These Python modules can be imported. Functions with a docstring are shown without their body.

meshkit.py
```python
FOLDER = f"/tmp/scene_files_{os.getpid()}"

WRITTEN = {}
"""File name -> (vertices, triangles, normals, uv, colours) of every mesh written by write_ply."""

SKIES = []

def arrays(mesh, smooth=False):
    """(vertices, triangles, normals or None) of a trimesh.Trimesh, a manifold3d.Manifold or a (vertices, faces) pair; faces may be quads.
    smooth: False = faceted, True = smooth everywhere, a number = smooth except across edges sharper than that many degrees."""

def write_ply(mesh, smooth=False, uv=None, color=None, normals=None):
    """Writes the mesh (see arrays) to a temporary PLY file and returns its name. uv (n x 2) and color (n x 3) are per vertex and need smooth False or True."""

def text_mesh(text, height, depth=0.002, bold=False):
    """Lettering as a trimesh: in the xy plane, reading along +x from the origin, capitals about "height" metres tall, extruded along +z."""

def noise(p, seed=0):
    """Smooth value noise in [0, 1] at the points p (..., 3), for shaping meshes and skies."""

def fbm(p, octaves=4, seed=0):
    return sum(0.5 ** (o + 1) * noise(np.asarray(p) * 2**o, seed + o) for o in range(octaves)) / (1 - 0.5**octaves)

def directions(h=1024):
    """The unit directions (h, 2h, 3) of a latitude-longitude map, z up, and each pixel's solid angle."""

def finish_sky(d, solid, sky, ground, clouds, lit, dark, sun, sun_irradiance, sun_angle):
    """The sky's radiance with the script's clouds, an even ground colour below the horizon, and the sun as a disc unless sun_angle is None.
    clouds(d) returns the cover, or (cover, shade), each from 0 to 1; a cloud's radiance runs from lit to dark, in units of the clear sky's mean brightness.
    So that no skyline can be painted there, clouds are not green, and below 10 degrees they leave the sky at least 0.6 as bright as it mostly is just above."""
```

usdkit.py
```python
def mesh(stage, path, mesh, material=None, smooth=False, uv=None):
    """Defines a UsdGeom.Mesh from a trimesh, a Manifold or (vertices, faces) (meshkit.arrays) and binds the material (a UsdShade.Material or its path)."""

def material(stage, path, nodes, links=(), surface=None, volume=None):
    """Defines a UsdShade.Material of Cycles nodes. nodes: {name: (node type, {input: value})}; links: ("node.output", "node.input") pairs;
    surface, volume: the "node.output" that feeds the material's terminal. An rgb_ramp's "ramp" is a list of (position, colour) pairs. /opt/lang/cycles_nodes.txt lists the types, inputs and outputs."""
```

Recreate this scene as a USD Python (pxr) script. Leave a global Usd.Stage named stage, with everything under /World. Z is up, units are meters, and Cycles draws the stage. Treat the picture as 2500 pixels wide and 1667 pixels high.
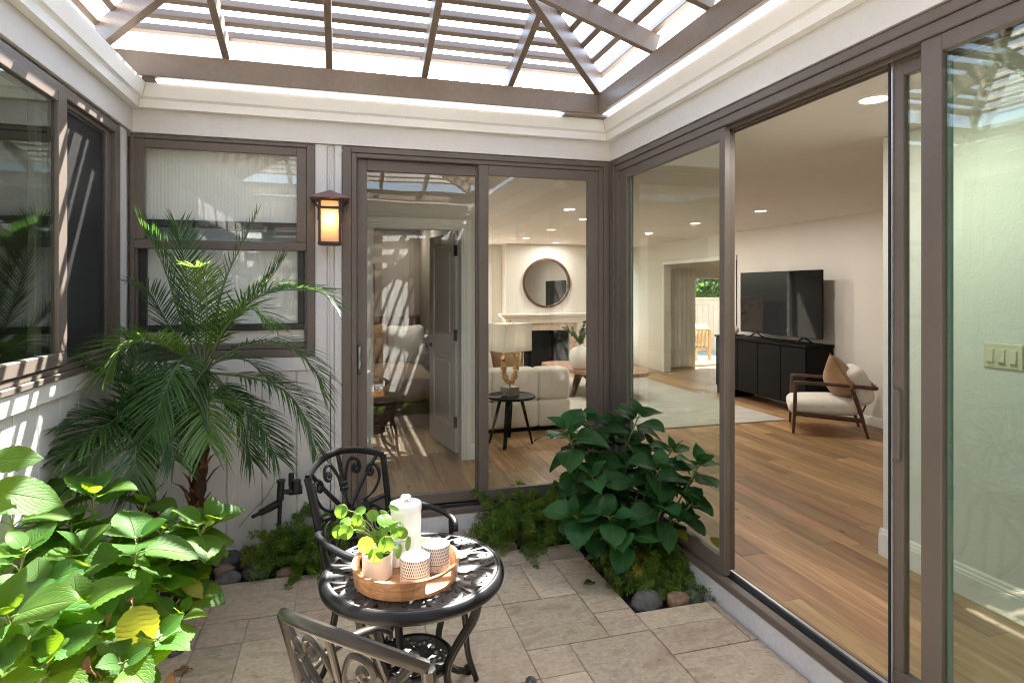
import math, random
import numpy as np, trimesh, usdkit, meshkit
from shapely import affinity
from shapely.geometry import Polygon, LineString, Point, box as sbox
from shapely.ops import unary_union
from pxr import Usd, UsdGeom, UsdLux, UsdShade, Gf, Sdf

stage = Usd.Stage.CreateInMemory()
UsdGeom.SetStageUpAxis(stage, 'Z'); UsdGeom.SetStageMetersPerUnit(stage, 1.0)
UsdGeom.Xform.Define(stage, '/World'); stage.SetDefaultPrim(stage.GetPrimAtPath('/World'))
UsdGeom.Scope.Define(stage, '/World/Looks')

# ---------------------------------------------------------------- camera, sky, sun, exposure
PX, YAW, HORIZON, EYE = 1469.0, 0.27302, 707.0, 1.6        # focal length and horizon in pixels of the 2500 px wide photograph
EXPOSURE = 3.42
SKY_STRENGTH, SUN_STRENGTH = 0.09, 1.25
SUN = np.array([0.35, 0.545, 1.0]); SUN /= np.linalg.norm(SUN)  # direction towards the sun
cam = UsdGeom.Camera.Define(stage, '/World/camera')
cam.CreateHorizontalApertureAttr(36.0); cam.CreateVerticalApertureAttr(36.0 * 682 / 1024)
cam.CreateFocalLengthAttr(36.0 * PX / 2500)
cam.CreateVerticalApertureOffsetAttr(-36.0 * (833.5 - HORIZON) / 2500)
cam.CreateClippingRangeAttr(Gf.Vec2f(0.05, 2000.0)); cam.CreateExposureAttr(EXPOSURE)
cam.AddTranslateOp().Set(Gf.Vec3d(0, 0, EYE)); cam.AddRotateZOp().Set(-math.degrees(YAW)); cam.AddRotateXOp().Set(90.0)

sky = UsdLux.DomeLight.Define(stage, '/World/sky')
skym = usdkit.material(stage, '/World/Looks/sky', {
    'hz': ('hsv', {'saturation': 0.8}), 'sky': ('sky_texture', {'sky_type': 'single_scattering', 'sun_disc': False, 'sun_elevation': float(math.asin(SUN[2])),
                            'sun_rotation': float(math.atan2(SUN[0], SUN[1])), 'air_density': 1.0, 'aerosol_density': 1.6, 'ozone_density': 1.0}),
    'bg': ('background_shader', {'strength': SKY_STRENGTH})}, [('sky.color', 'hz.color'), ('hz.color', 'bg.color')], surface='bg.background')
UsdShade.MaterialBindingAPI.Apply(sky.GetPrim()).Bind(skym)
sky.GetPrim().SetCustomDataByKey('kind', 'structure')
sun = UsdLux.DistantLight.Define(stage, '/World/sun')
sun.CreateIntensityAttr(SUN_STRENGTH); sun.CreateNormalizeAttr(True); sun.CreateAngleAttr(0.53); sun.CreateColorAttr(Gf.Vec3f(1.0, 0.975, 0.935))
_x = np.cross([0, 0, 1.0], SUN); _x /= np.linalg.norm(_x); _y = np.cross(SUN, _x)
sun.AddTransformOp().Set(Gf.Matrix4d(*_x, 0, *_y, 0, *SUN, 0, 0, 0, 30, 1))

# ---------------------------------------------------------------- the lens in reverse: where a ray of the photograph meets a real plane
_R = np.array([math.cos(YAW), -math.sin(YAW), 0]); _F = np.array([math.sin(YAW), math.cos(YAW), 0]); _C = np.array([0, 0, EYE])
def _ray(u, v): return _F + _R * (u - 1250) / PX + np.array([0, 0, (HORIZON - v) / PX])
def at(u, v, y): d = _ray(u, v); return _C + d * (y / d[1])
def atz(u, v, z): d = _ray(u, v); return _C + d * ((z - EYE) / d[2])
def atx(u, v, x): d = _ray(u, v); return _C + d * (x / d[0])

# ---------------------------------------------------------------- mesh helpers: every shape is (vertices, triangles)
def cat(*ms):
    ms = [m for m in (ms[0] if len(ms) == 1 and isinstance(ms[0], list) else ms)]
    v, f, n = [], [], 0
    for a, b in ms:
        v.append(np.asarray(a, float)); f.append(np.asarray(b, int) + n); n += len(a)
    return np.vstack(v), np.vstack(f)
def quads(q): q = np.asarray(q, int); return np.vstack([q[:, [0, 1, 2]], q[:, [0, 2, 3]]])
_BX = np.array([[0, 3, 2, 1], [4, 5, 6, 7], [0, 1, 5, 4], [1, 2, 6, 5], [2, 3, 7, 6], [3, 0, 4, 7]])
_CH = None
def box(x0, x1, y0, y1, z0, z1, c=0.0):
    global _CH
    x0, x1 = min(x0, x1), max(x0, x1); y0, y1 = min(y0, y1), max(y0, y1); z0, z1 = min(z0, z1), max(z0, z1)
    if c <= 0:
        v = np.array([[x0, y0, z0], [x1, y0, z0], [x1, y1, z0], [x0, y1, z0], [x0, y0, z1], [x1, y0, z1], [x1, y1, z1], [x0, y1, z1]], float)
        return v, quads(_BX)
    c = min(c, 0.45 * min(x1 - x0, y1 - y0, z1 - z0))
    if _CH is None:
        p = []
        for s in np.ndindex(2, 2, 2):
            for k in range(3): p.append((s, k))
        pts = np.array([[(2 * s[a] - 1) * (1.0 if a == k else 0.6) for a in range(3)] for s, k in p])
        h = trimesh.convex.convex_hull(pts)
        idx = [int(np.argmin(np.abs(pts - q).sum(1))) for q in h.vertices]
        _CH = p, np.array(idx)[h.faces]
    p, f = _CH
    lo, hi = np.array([x0, y0, z0]), np.array([x1, y1, z1])
    v = np.array([[(hi[a] - (0 if a == k else c)) if s[a] else (lo[a] + (0 if a == k else c)) for a in range(3)] for s, k in p], float)
    return v, f
def xf(m, loc=(0, 0, 0), rz=0.0, rx=0.0, ry=0.0, s=1.0):
    v = np.asarray(m[0], float) * np.asarray(s, float)
    cx, sx, cy, sy, cz, sz = math.cos(rx), math.sin(rx), math.cos(ry), math.sin(ry), math.cos(rz), math.sin(rz)
    Rm = np.array([[cz, -sz, 0], [sz, cz, 0], [0, 0, 1]]) @ np.array([[cy, 0, sy], [0, 1, 0], [-sy, 0, cy]]) @ np.array([[1, 0, 0], [0, cx, -sx], [0, sx, cx]])
    return v @ Rm.T + np.asarray(loc, float), m[1]
def frame_xf(m, o, ex, ey, ez): return np.asarray(o, float) + np.asarray(m[0]) @ np.array([ex, ey, ez], float), m[1]
def norm(a): a = np.asarray(a, float); return a / (np.linalg.norm(a) + 1e-12)
def tube(pts, r, n=8, flat=1.0, up=None, caps=True):
    p = np.asarray(pts, float); k = len(p); r = np.broadcast_to(np.asarray(r, float), (k,))
    t = np.gradient(p, axis=0); t /= np.linalg.norm(t, axis=1, keepdims=True) + 1e-12
    a = np.zeros_like(p)
    ref = np.array([0, 0, 1.0]) if up is None else norm(up)
    if up is None and abs(t[0] @ ref) > 0.9: ref = np.array([1.0, 0, 0])
    for i in range(k):
        q = ref - t[i] * (ref @ t[i]); a[i] = norm(q)
        if up is None: ref = a[i]
    b = np.cross(t, a); ang = np.arange(n) * 2 * np.pi / n + np.pi / n
    v = p[:, None] + r[:, None, None] * (np.cos(ang)[None, :, None] * a[:, None] * flat + np.sin(ang)[None, :, None] * b[:, None])
    i, j = np.meshgrid(np.arange(k - 1), np.arange(n), indexing='ij')
    f = quads(np.stack([i * n + j, i * n + (j + 1) % n, (i + 1) * n + (j + 1) % n, (i + 1) * n + j], -1).reshape(-1, 4))
    v = v.reshape(-1, 3)
    if caps:
        v = np.vstack([v, p[:1], p[-1:]]); m = k * n; js = np.arange(n)
        f = np.vstack([f, np.stack([np.full(n, m), (js + 1) % n, js], 1), np.stack([np.full(n, m + 1), (k - 1) * n + js, (k - 1) * n + (js + 1) % n], 1)])
    return v, f
def rev(prof, n=32, closed=False):
    p = np.asarray(prof, float); k = len(p); a = np.arange(n) * 2 * np.pi / n
    v = np.stack([p[:, None, 0] * np.cos(a), p[:, None, 0] * np.sin(a), np.broadcast_to(p[:, None, 1], (k, n))], -1).reshape(-1, 3)
    i, j = np.meshgrid(np.arange(k if closed else k - 1), np.arange(n), indexing='ij')
    f = quads(np.stack([i * n + j, i * n + (j + 1) % n, ((i + 1) % k) * n + (j + 1) % n, ((i + 1) % k) * n + j], -1).reshape(-1, 4))
    return v, f
def ext(poly, h, z0=0.0):
    out = []
    for g in getattr(poly, 'geoms', [poly]):
        if g.is_empty or g.geom_type != 'Polygon' or g.area < 1e-7: continue
        m = trimesh.creation.extrude_polygon(g, h, engine='earcut'); out.append((np.array(m.vertices) + [0, 0, z0], np.array(m.faces)))
    return cat(out)
def spline(pts, n=24):
    p = np.asarray(pts, float)
    if len(p) < 3: return p[0] + (p[-1] - p[0]) * np.linspace(0, 1, n)[:, None]
    q = np.vstack([2 * p[0] - p[1], p, 2 * p[-1] - p[-2]]); out = []
    for s in np.linspace(0, len(p) - 1 - 1e-9, n):
        i = int(s); t = s - i; a, b, c, d = q[i:i + 4]
        out.append(0.5 * ((2 * b) + (c - a) * t + (2 * a - 5 * b + 4 * c - d) * t * t + (3 * b - a - 3 * c + d) * t ** 3))
    return np.array(out)
def cushion(sx, sy, sz, r=0.05, n=10, puff=0.0, pinch=0.0):
    """A soft block centred on the origin: rounded edges of radius r, its large faces puffed out; pinch draws the corners in like a pillow."""
    g = np.linspace(-1, 1, n + 1); v, f, k = [], [], 0
    for ax in range(3):
        for s in (-1, 1):
            A, B = np.meshgrid(g, g, indexing='ij'); P = np.zeros(A.shape + (3,))
            P[..., ax] = s; P[..., (ax + 1) % 3] = A; P[..., (ax + 2) % 3] = B
            i, j = np.meshgrid(np.arange(n), np.arange(n), indexing='ij'); w = n + 1
            q = np.stack([i * w + j, (i + 1) * w + j, (i + 1) * w + j + 1, i * w + j + 1], -1).reshape(-1, 4)
            if s < 0: q = q[:, ::-1]
            v.append(P.reshape(-1, 3)); f.append(quads(q) + k); k += w * w
    v = np.vstack(v); f = np.vstack(f); h = np.array([sx, sy, sz]) / 2; r = min(r, h.min() * 0.98)
    t = np.sign(v) * np.abs(v) ** 0.75
    p = t * h; core = np.clip(p, -(h - r), h - r); d = p - core; L = np.linalg.norm(d, axis=1, keepdims=True)
    p = core + np.where(L > 1e-9, d / np.maximum(L, 1e-9) * np.minimum(L, r), 0)
    u = p / h; bulge = np.prod(np.clip(1 - u ** 2, 0, 1)[:, :2], axis=1)
    p[:, 2] += np.sign(u[:, 2]) * puff * bulge * np.abs(u[:, 2])
    if pinch:
        e = np.clip(np.max(np.abs(u[:, :2]), axis=1), 0, 1); p[:, 2] *= 1 - pinch * e ** 3
        c = np.abs(u[:, 0] * u[:, 1]); p[:, :2] *= (1 + 0.10 * c ** 2 - 0.05 * (1 - c))[:, None]
    m = trimesh.Trimesh(p, f, process=False); m.merge_vertices()
    return np.array(m.vertices), np.array(m.faces)
def jitter(m, amp, freq, seed=0):
    v = np.asarray(m[0]); d = np.stack([meshkit.fbm(v * freq + 11.3 * k, 3, seed + k) - 0.5 for k in range(3)], 1)
    return v + 2 * amp * d, m[1]

# ---------------------------------------------------------------- scene helpers
_used = {}
def numbered(parent, name):
    k = _used.get((parent, name), -1) + 1; _used[parent, name] = k
    return f'{parent}/{name}' + (f'_{k:03d}' if k else '')
def tag(prim, label=None, cat_=None, group=None, kind=None):
    for k, v in (('label', label), ('category', cat_), ('group', group), ('kind', kind)):
        if v: prim.SetCustomDataByKey(k, v)
class Thing:
    """An Xform directly under /World at the thing's base; its children are its parts. Parts are given in world coordinates unless local=True."""
    def __init__(s, name, label, cat_, loc=(0, 0, 0), rz=0.0, group=None, kind=None, local=False):
        s.loc = np.asarray(loc, float); s.local = local; s.path = numbered('/World', name)
        x = UsdGeom.Xform.Define(stage, s.path); x.AddTranslateOp().Set(Gf.Vec3d(*map(float, s.loc)))
        if rz: x.AddRotateZOp().Set(math.degrees(rz))
        s.prim = x.GetPrim(); tag(s.prim, label, cat_, group, kind)
    def part(s, name, m, mat, smooth=False, label=None, under=None, kind=None, uv=None):
        p = numbered(under or s.path, name)
        v = np.asarray(m[0], float) if s.local else np.asarray(m[0], float) - s.loc
        g = usdkit.mesh(stage, p, (v, m[1]), M[mat], smooth, uv); tag(g.GetPrim(), label, None, None, kind)
        return p
def single(name, m, mat, label=None, cat_=None, group=None, kind=None, smooth=False):
    p = numbered('/World', name); g = usdkit.mesh(stage, p, m, M[mat], smooth); tag(g.GetPrim(), label, cat_, group, kind); return p
def copy_of(src, name, loc, rz, label, group=None):
    p = numbered('/World', name); x = UsdGeom.Xform.Define(stage, p); x.AddTranslateOp().Set(Gf.Vec3d(*map(float, loc)))
    if rz: x.AddRotateZOp().Set(math.degrees(rz))
    was = src.prim.GetCustomData(); x.GetPrim().GetReferences().AddInternalReference(src.path)
    for a in ('xformOpOrder',): pass
    x.GetPrim().SetInstanceable(True); tag(x.GetPrim(), label, was.get('category'), group or was.get('group')); return x

# ---------------------------------------------------------------- materials
M = {}
def lin(c): return tuple(float(x) for x in c)
def mat(name, col, var=0.12, scale=5.0, stretch=(1, 1, 1), rough=0.5, bump=0.0, bscale=80.0, bstretch=None, rnd=0.0, hue=0.0, metal=0.0, spec=0.5,
        col2=None, detail=4.0, coat=0.0, sheen=0.0, fine=0.0, trans=None, tfac=0.0, rrough=0.0):
    """A surface whose colour drifts with noise (col to col2), with fine relief and, from rnd and hue, a tone of its own for every object."""
    c = np.array(col, float); a, b = (c * (1 - var), c * (1 + var)) if col2 is None else (c, np.array(col2, float))
    n = {'g': ('geometry', {}), 'm': ('mapping', {'scale': stretch}), 'n': ('noise_texture', {'scale': scale, 'detail': detail, 'roughness': 0.6}),
         'r': ('rgb_ramp', {'ramp': [(0.28, lin(a)), (0.72, lin(np.minimum(b, 1)))]}),
         'p': ('principled_bsdf', {'roughness': rough, 'metallic': metal, 'specular_ior_level': spec, 'coat_weight': coat, 'sheen_weight': sheen})}
    l = [('g.position', 'm.vector'), ('m.vector', 'n.vector'), ('n.fac', 'r.fac')]
    out = 'r.color'
    if fine:
        n['fn'] = ('noise_texture', {'scale': bscale, 'detail': 3.0}); n['fr'] = ('map_range', {'from_min': 0.3, 'from_max': 0.7, 'to_min': 1 - fine, 'to_max': 1 + fine})
        n['fh'] = ('hsv', {}); l += [('m.vector', 'fn.vector'), ('fn.fac', 'fr.value'), ('fr.result', 'fh.value'), (out, 'fh.color')]; out = 'fh.color'
    if rnd or hue:
        n['o'] = ('object_info', {}); n['ov'] = ('map_range', {'to_min': 1 - rnd, 'to_max': 1 + rnd}); n['oh'] = ('map_range', {'to_min': 0.5 - hue, 'to_max': 0.5 + hue})
        n['w'] = ('white_noise_texture', {'dimensions': '1D'}); n['h'] = ('hsv', {})
        l += [('o.random', 'ov.value'), ('o.random', 'w.w'), ('w.value', 'oh.value'), ('ov.result', 'h.value'), ('oh.result', 'h.hue'), (out, 'h.color')]; out = 'h.color'
    l.append((out, 'p.base_color'))
    if rrough:
        n['rr'] = ('map_range', {'from_min': 0.3, 'from_max': 0.7, 'to_min': max(rough - rrough, 0.02), 'to_max': rough + rrough}); l += [('n.fac', 'rr.value'), ('rr.result', 'p.roughness')]
    if bump:
        n['bm'] = ('mapping', {'scale': bstretch or stretch}); n['bn'] = ('noise_texture', {'scale': bscale, 'detail': 3.0}); n['b'] = ('bump', {'strength': 1.0, 'distance': bump})
        l += [('g.position', 'bm.vector'), ('bm.vector', 'bn.vector'), ('bn.fac', 'b.height'), ('b.normal', 'p.normal')]
    surf = 'p.BSDF'
    if trans is not None:
        n['t'] = ('translucent_bsdf', {'color': lin(trans)}); n['mx'] = ('mix_closure', {'fac': tfac}); l += [('p.BSDF', 'mx.closure1'), ('t.BSDF', 'mx.closure2')]; surf = 'mx.closure'
    M[name] = usdkit.material(stage, f'/World/Looks/{name}', n, l, surface=surf)
def pane_mat(name, tint, r0=0.05, wave=0.0):
    n = {'lw': ('layer_weight', {'blend': 0.5}), 'pw': ('math', {'math_type': 'power', 'value2': 5.0}), 'ma': ('math', {'math_type': 'multiply_add', 'value2': 1 - r0, 'value3': r0}),
         't': ('transparent_bsdf', {'color': tint}), 'g': ('glossy_bsdf', {'color': (1, 1, 1), 'roughness': 0.0}), 'mx': ('mix_closure', {})}
    l = [('lw.facing', 'pw.value1'), ('pw.value', 'ma.value1'), ('ma.value', 'mx.fac'), ('t.BSDF', 'mx.closure1'), ('g.BSDF', 'mx.closure2')]
    if wave:
        n |= {'ge': ('geometry', {}), 'nn': ('noise_texture', {'scale': 1.7, 'detail': 1.0}), 'b': ('bump', {'strength': 1.0, 'distance': wave})}
        l += [('ge.position', 'nn.vector'), ('nn.fac', 'b.height'), ('b.normal', 'g.normal')]
    M[name] = usdkit.material(stage, f'/World/Looks/{name}', n, l, surface='mx.closure')
def glow_mat(name, col, strength):
    M[name] = usdkit.material(stage, f'/World/Looks/{name}', {'e': ('emission', {'color': col, 'strength': strength})}, [], surface='e.emission')

mat('siding', (0.63, 0.612, 0.585), 0.06, 1.3, rough=0.6, bump=0.0012, bscale=60, bstretch=(1, 1, 0.06), fine=0.03)
mat('siding_grooved', (0.60, 0.585, 0.56), 0.08, 1.6, rough=0.65, bump=0.0025, bscale=70, bstretch=(1, 1, 0.07), rnd=0.04)
mat('fascia', (0.65, 0.63, 0.595), 0.05, 1.5, rough=0.55, bump=0.0006, bscale=40, fine=0.02)
mat('gutter', (0.83, 0.815, 0.765), 0.04, 2.0, rough=0.4, fine=0.02)
mat('kerb', (0.56, 0.56, 0.56), 0.12, 3.0, rough=0.7, bump=0.001, bscale=60, fine=0.06)
mat('trim', (0.128, 0.103, 0.082), 0.08, 2.5, rough=0.42, fine=0.03, spec=0.4)
mat('trim_dark', (0.02, 0.019, 0.018), 0.2, 8.0, rough=0.45)
mat('track', (0.5, 0.5, 0.5), 0.1, 20, rough=0.35, metal=0.8)
mat('pergola', (0.20, 0.156, 0.118), 0.12, 3.0, rough=0.38, bump=0.0009, bscale=45, fine=0.05, rnd=0.05)
mat('roofing', (0.16, 0.13, 0.11), 0.3, 30, rough=0.9)
mat('gasket', (0.03, 0.032, 0.03), 0.1, rough=0.6)
pane_mat('pane', (0.965, 0.98, 0.962), 0.038, 0.0016)
pane_mat('pane_green', (0.932, 0.984, 0.938), 0.045, 0.0014)
pane_mat('pane_fixed', (0.925, 0.968, 0.93), 0.075, 0.0018)
pane_mat('pane_left', (0.85, 0.93, 0.87), 0.06, 0.0012)
M['screen'] = usdkit.material(stage, '/World/Looks/screen', {'t': ('transparent_bsdf', {'color': (1, 1, 1)}), 'd': ('principled_bsdf', {'base_color': (0.012, 0.012, 0.012), 'roughness': 0.5}), 'm': ('mix_closure', {'fac': 0.62})},
    [('t.BSDF', 'm.closure1'), ('d.BSDF', 'm.closure2')], surface='m.closure')
mat('edge_green', (0.15, 0.21, 0.18), 0.1, rough=0.2)
mat('soil', (0.035, 0.026, 0.02), 0.5, 18, rough=0.95, bump=0.02, bscale=40)
mat('mortar', (0.33, 0.26, 0.19), 0.35, 15, rough=0.95, bump=0.004, bscale=60)
# travertine: clouds, veins along the slab, dark pits
M['travertine'] = usdkit.material(stage, '/World/Looks/travertine', {
    'g': ('geometry', {}), 'o': ('object_info', {}), 'of': ('combine_xyz', {}), 'om': ('math', {'math_type': 'multiply', 'value2': 37.0}), 'ad': ('vector_math', {'math_type': 'add'}),
    'm1': ('mapping', {'scale': (1.0, 1.9, 1.0)}), 'n1': ('noise_texture', {'scale': 3.6, 'detail': 8.0, 'roughness': 0.68, 'distortion': 1.3}),
    'r1': ('rgb_ramp', {'ramp': [(0.25, (0.25, 0.178, 0.105)), (0.40, (0.425, 0.322, 0.208)), (0.53, (0.52, 0.415, 0.282)), (0.64, (0.39, 0.312, 0.220)), (0.76, (0.68, 0.58, 0.43))]}),
    'n2': ('noise_texture', {'scale': 42.0, 'detail': 4.0, 'roughness': 0.7}), 'r2': ('map_range', {'from_min': 0.3, 'from_max': 0.7, 'to_min': 0.80, 'to_max': 1.14}),
    'n3': ('noise_texture', {'scale': 75.0, 'detail': 2.0}), 'm3': ('mapping', {'scale': (0.5, 1.4, 1.0)}), 'r3': ('rgb_ramp', {'ramp': [(0.29, (0.55, 0.50, 0.46)), (0.35, (1, 1, 1))]}),
    'h2': ('hsv', {}), 'mu': ('mix', {'mix_type': 'multiply', 'fac': 1.0}), 'ov': ('map_range', {'to_min': 0.84, 'to_max': 1.14}), 'w': ('white_noise_texture', {'dimensions': '1D'}),
    'oh': ('map_range', {'to_min': 0.489, 'to_max': 0.506}), 'h3': ('hsv', {'saturation': 0.92}), 'b': ('bump', {'distance': 0.0025}), 'p': ('principled_bsdf', {'roughness': 0.62})},
    [('o.random', 'om.value1'), ('om.value', 'of.x'), ('om.value', 'of.y'), ('g.position', 'ad.vector1'), ('of.vector', 'ad.vector2'), ('ad.vector', 'm1.vector'), ('m1.vector', 'n1.vector'), ('n1.fac', 'r1.fac'),
     ('ad.vector', 'n2.vector'), ('n2.fac', 'r2.value'), ('r1.color', 'h2.color'), ('r2.result', 'h2.value'), ('ad.vector', 'm3.vector'), ('m3.vector', 'n3.vector'), ('n3.fac', 'r3.fac'),
     ('h2.color', 'mu.color1'), ('r3.color', 'mu.color2'), ('o.random', 'w.w'), ('o.random', 'ov.value'), ('w.value', 'oh.value'), ('mu.color', 'h3.color'), ('ov.result', 'h3.value'), ('oh.result', 'h3.hue'),
     ('h3.color', 'p.base_color'), ('n3.fac', 'b.height'), ('b.normal', 'p.normal')], surface='p.BSDF')
# oak boards along y: tone per board, long grain, knots
M['oak'] = usdkit.material(stage, '/World/Looks/oak', {
    'g': ('geometry', {}), 'o': ('object_info', {}), 'om': ('math', {'math_type': 'multiply', 'value2': 53.0}), 'of': ('combine_xyz', {}), 'ad': ('vector_math', {'math_type': 'add'}),
    'm1': ('mapping', {'scale': (9.0, 0.7, 9.0)}), 'n1': ('noise_texture', {'scale': 2.2, 'detail': 6.0, 'roughness': 0.62, 'distortion': 0.7}),
    'r1': ('rgb_ramp', {'ramp': [(0.25, (0.21, 0.105, 0.044)), (0.42, (0.36, 0.205, 0.096)), (0.58, (0.45, 0.272, 0.136)), (0.78, (0.56, 0.375, 0.205))]}),
    'm2': ('mapping', {'scale': (60.0, 2.2, 60.0)}), 'n2': ('noise_texture', {'scale': 3.0, 'detail': 3.0}), 'r2': ('map_range', {'from_min': 0.3, 'from_max': 0.7, 'to_min': 0.86, 'to_max': 1.1}), 'h2': ('hsv', {}),
    'm3': ('mapping', {'scale': (3.4, 1.5, 1.0)}), 'v3': ('voronoi_texture', {'scale': 1.6}), 'r3': ('rgb_ramp', {'ramp': [(0.03, (0.30, 0.24, 0.2)), (0.085, (1, 1, 1))]}), 'mu': ('mix', {'mix_type': 'multiply', 'fac': 1.0}),
    'ov': ('map_range', {'to_min': 0.66, 'to_max': 1.28}), 'w': ('white_noise_texture', {'dimensions': '1D'}), 'oh': ('map_range', {'to_min': 0.49, 'to_max': 0.512}), 'h3': ('hsv', {}),
    'b': ('bump', {'distance': 0.0006}), 'p': ('principled_bsdf', {'roughness': 0.42, 'specular_ior_level': 0.4})},
    [('o.random', 'om.value1'), ('om.value', 'of.x'), ('om.value', 'of.y'), ('g.position', 'ad.vector1'), ('of.vector', 'ad.vector2'), ('ad.vector', 'm1.vector'), ('m1.vector', 'n1.vector'), ('n1.fac', 'r1.fac'),
     ('ad.vector', 'm2.vector'), ('m2.vector', 'n2.vector'), ('n2.fac', 'r2.value'), ('r1.color', 'h2.color'), ('r2.result', 'h2.value'), ('ad.vector', 'm3.vector'), ('m3.vector', 'v3.vector'), ('v3.distance', 'r3.fac'),
     ('h2.color', 'mu.color1'), ('r3.color', 'mu.color2'), ('o.random', 'ov.value'), ('o.random', 'w.w'), ('w.value', 'oh.value'), ('mu.color', 'h3.color'), ('ov.result', 'h3.value'), ('oh.result', 'h3.hue'),
     ('h3.color', 'p.base_color'), ('n2.fac', 'b.height'), ('b.normal', 'p.normal')], surface='p.BSDF')
mat('iron', (0.006, 0.006, 0.0065), 0.1, 6, rough=0.34, bump=0.0004, bscale=350, spec=0.3)
mat('iron_top', (0.012, 0.012, 0.0125), 0.1, 6, rough=0.42, bump=0.0004, bscale=350, spec=1.0)
mat('iron_warm_reflection', (0.030, 0.027, 0.022), 0.3, 9, rough=0.33, bump=0.0003, bscale=300, metal=0.55, spec=0.6)  # black iron with its warm reflection put into the colour
mat('iron_lantern', (0.035, 0.024, 0.02), 0.2, 20, rough=0.55)
mat('lantern_roof', (0.17, 0.09, 0.08), 0.2, 20, rough=0.5)
M['amber'] = usdkit.material(stage, '/World/Looks/amber', {'t': ('translucent_bsdf', {'color': (0.95, 0.80, 0.58)}), 'd': ('principled_bsdf', {'base_color': (0.78, 0.62, 0.46), 'roughness': 0.3}), 'm': ('mix_closure', {'fac': 0.55})},
    [('d.BSDF', 'm.closure1'), ('t.BSDF', 'm.closure2')], surface='m.closure')
mat('white_wall', (0.70, 0.665, 0.61), 0.02, 2.0, rough=0.7, bump=0.0008, bscale=55)
mat('peel_wall', (0.70, 0.70, 0.645), 0.02, 2.0, rough=0.5, bump=0.003, bscale=75)
mat('ceiling_paint', (0.70, 0.655, 0.60), 0.02, 2.0, rough=0.8, bump=0.003, bscale=70)
mat('white_trim', (0.80, 0.79, 0.74), 0.02, 3.0, rough=0.35)
mat('door_paint', (0.74, 0.72, 0.67), 0.02, 3.0, rough=0.4)
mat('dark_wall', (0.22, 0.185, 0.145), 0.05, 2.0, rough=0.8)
mat('black_iron', (0.012, 0.012, 0.012), 0.1, 9, rough=0.4)
mat('black_wood', (0.0045, 0.0042, 0.004), 0.3, 5, stretch=(1, 8, 8), rough=0.55, spec=0.15)
mat('walnut', (0.085, 0.038, 0.020), 0.3, 6, stretch=(3, 3, 3), rough=0.35)
mat('wood_light', (0.45, 0.25, 0.10), 0.25, 8, rough=0.5)
mat('table_wood', (0.34, 0.17, 0.085), 0.3, 5, stretch=(1, 4, 4), rough=0.4)
mat('cream', (0.78, 0.745, 0.675), 0.05, 25, rough=0.9, bump=0.0016, bscale=260, fine=0.08, sheen=0.2)
mat('tan', (0.30, 0.175, 0.085), 0.14, 9, rough=0.9, bump=0.0012, bscale=260, fine=0.1, sheen=0.2)
mat('rug', (0.52, 0.49, 0.43), 0.14, 3, stretch=(1, 5, 1), rough=0.95, bump=0.004, bscale=150, fine=0.12)
mat('tv_black', (0.003, 0.003, 0.003), 0.0, rough=0.03, spec=0.13)
mat('black_plastic', (0.016, 0.016, 0.017), 0.1, 30, rough=0.45)
mat('gold', (0.62, 0.43, 0.19), 0.15, 40, rough=0.38, metal=0.85)
mat('pewter', (0.30, 0.28, 0.24), 0.1, 40, rough=0.35, metal=0.7)
mat('lampshade', (0.86, 0.84, 0.79), 0.02, 90, rough=0.9, trans=(0.9, 0.86, 0.78), tfac=0.3)
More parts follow.
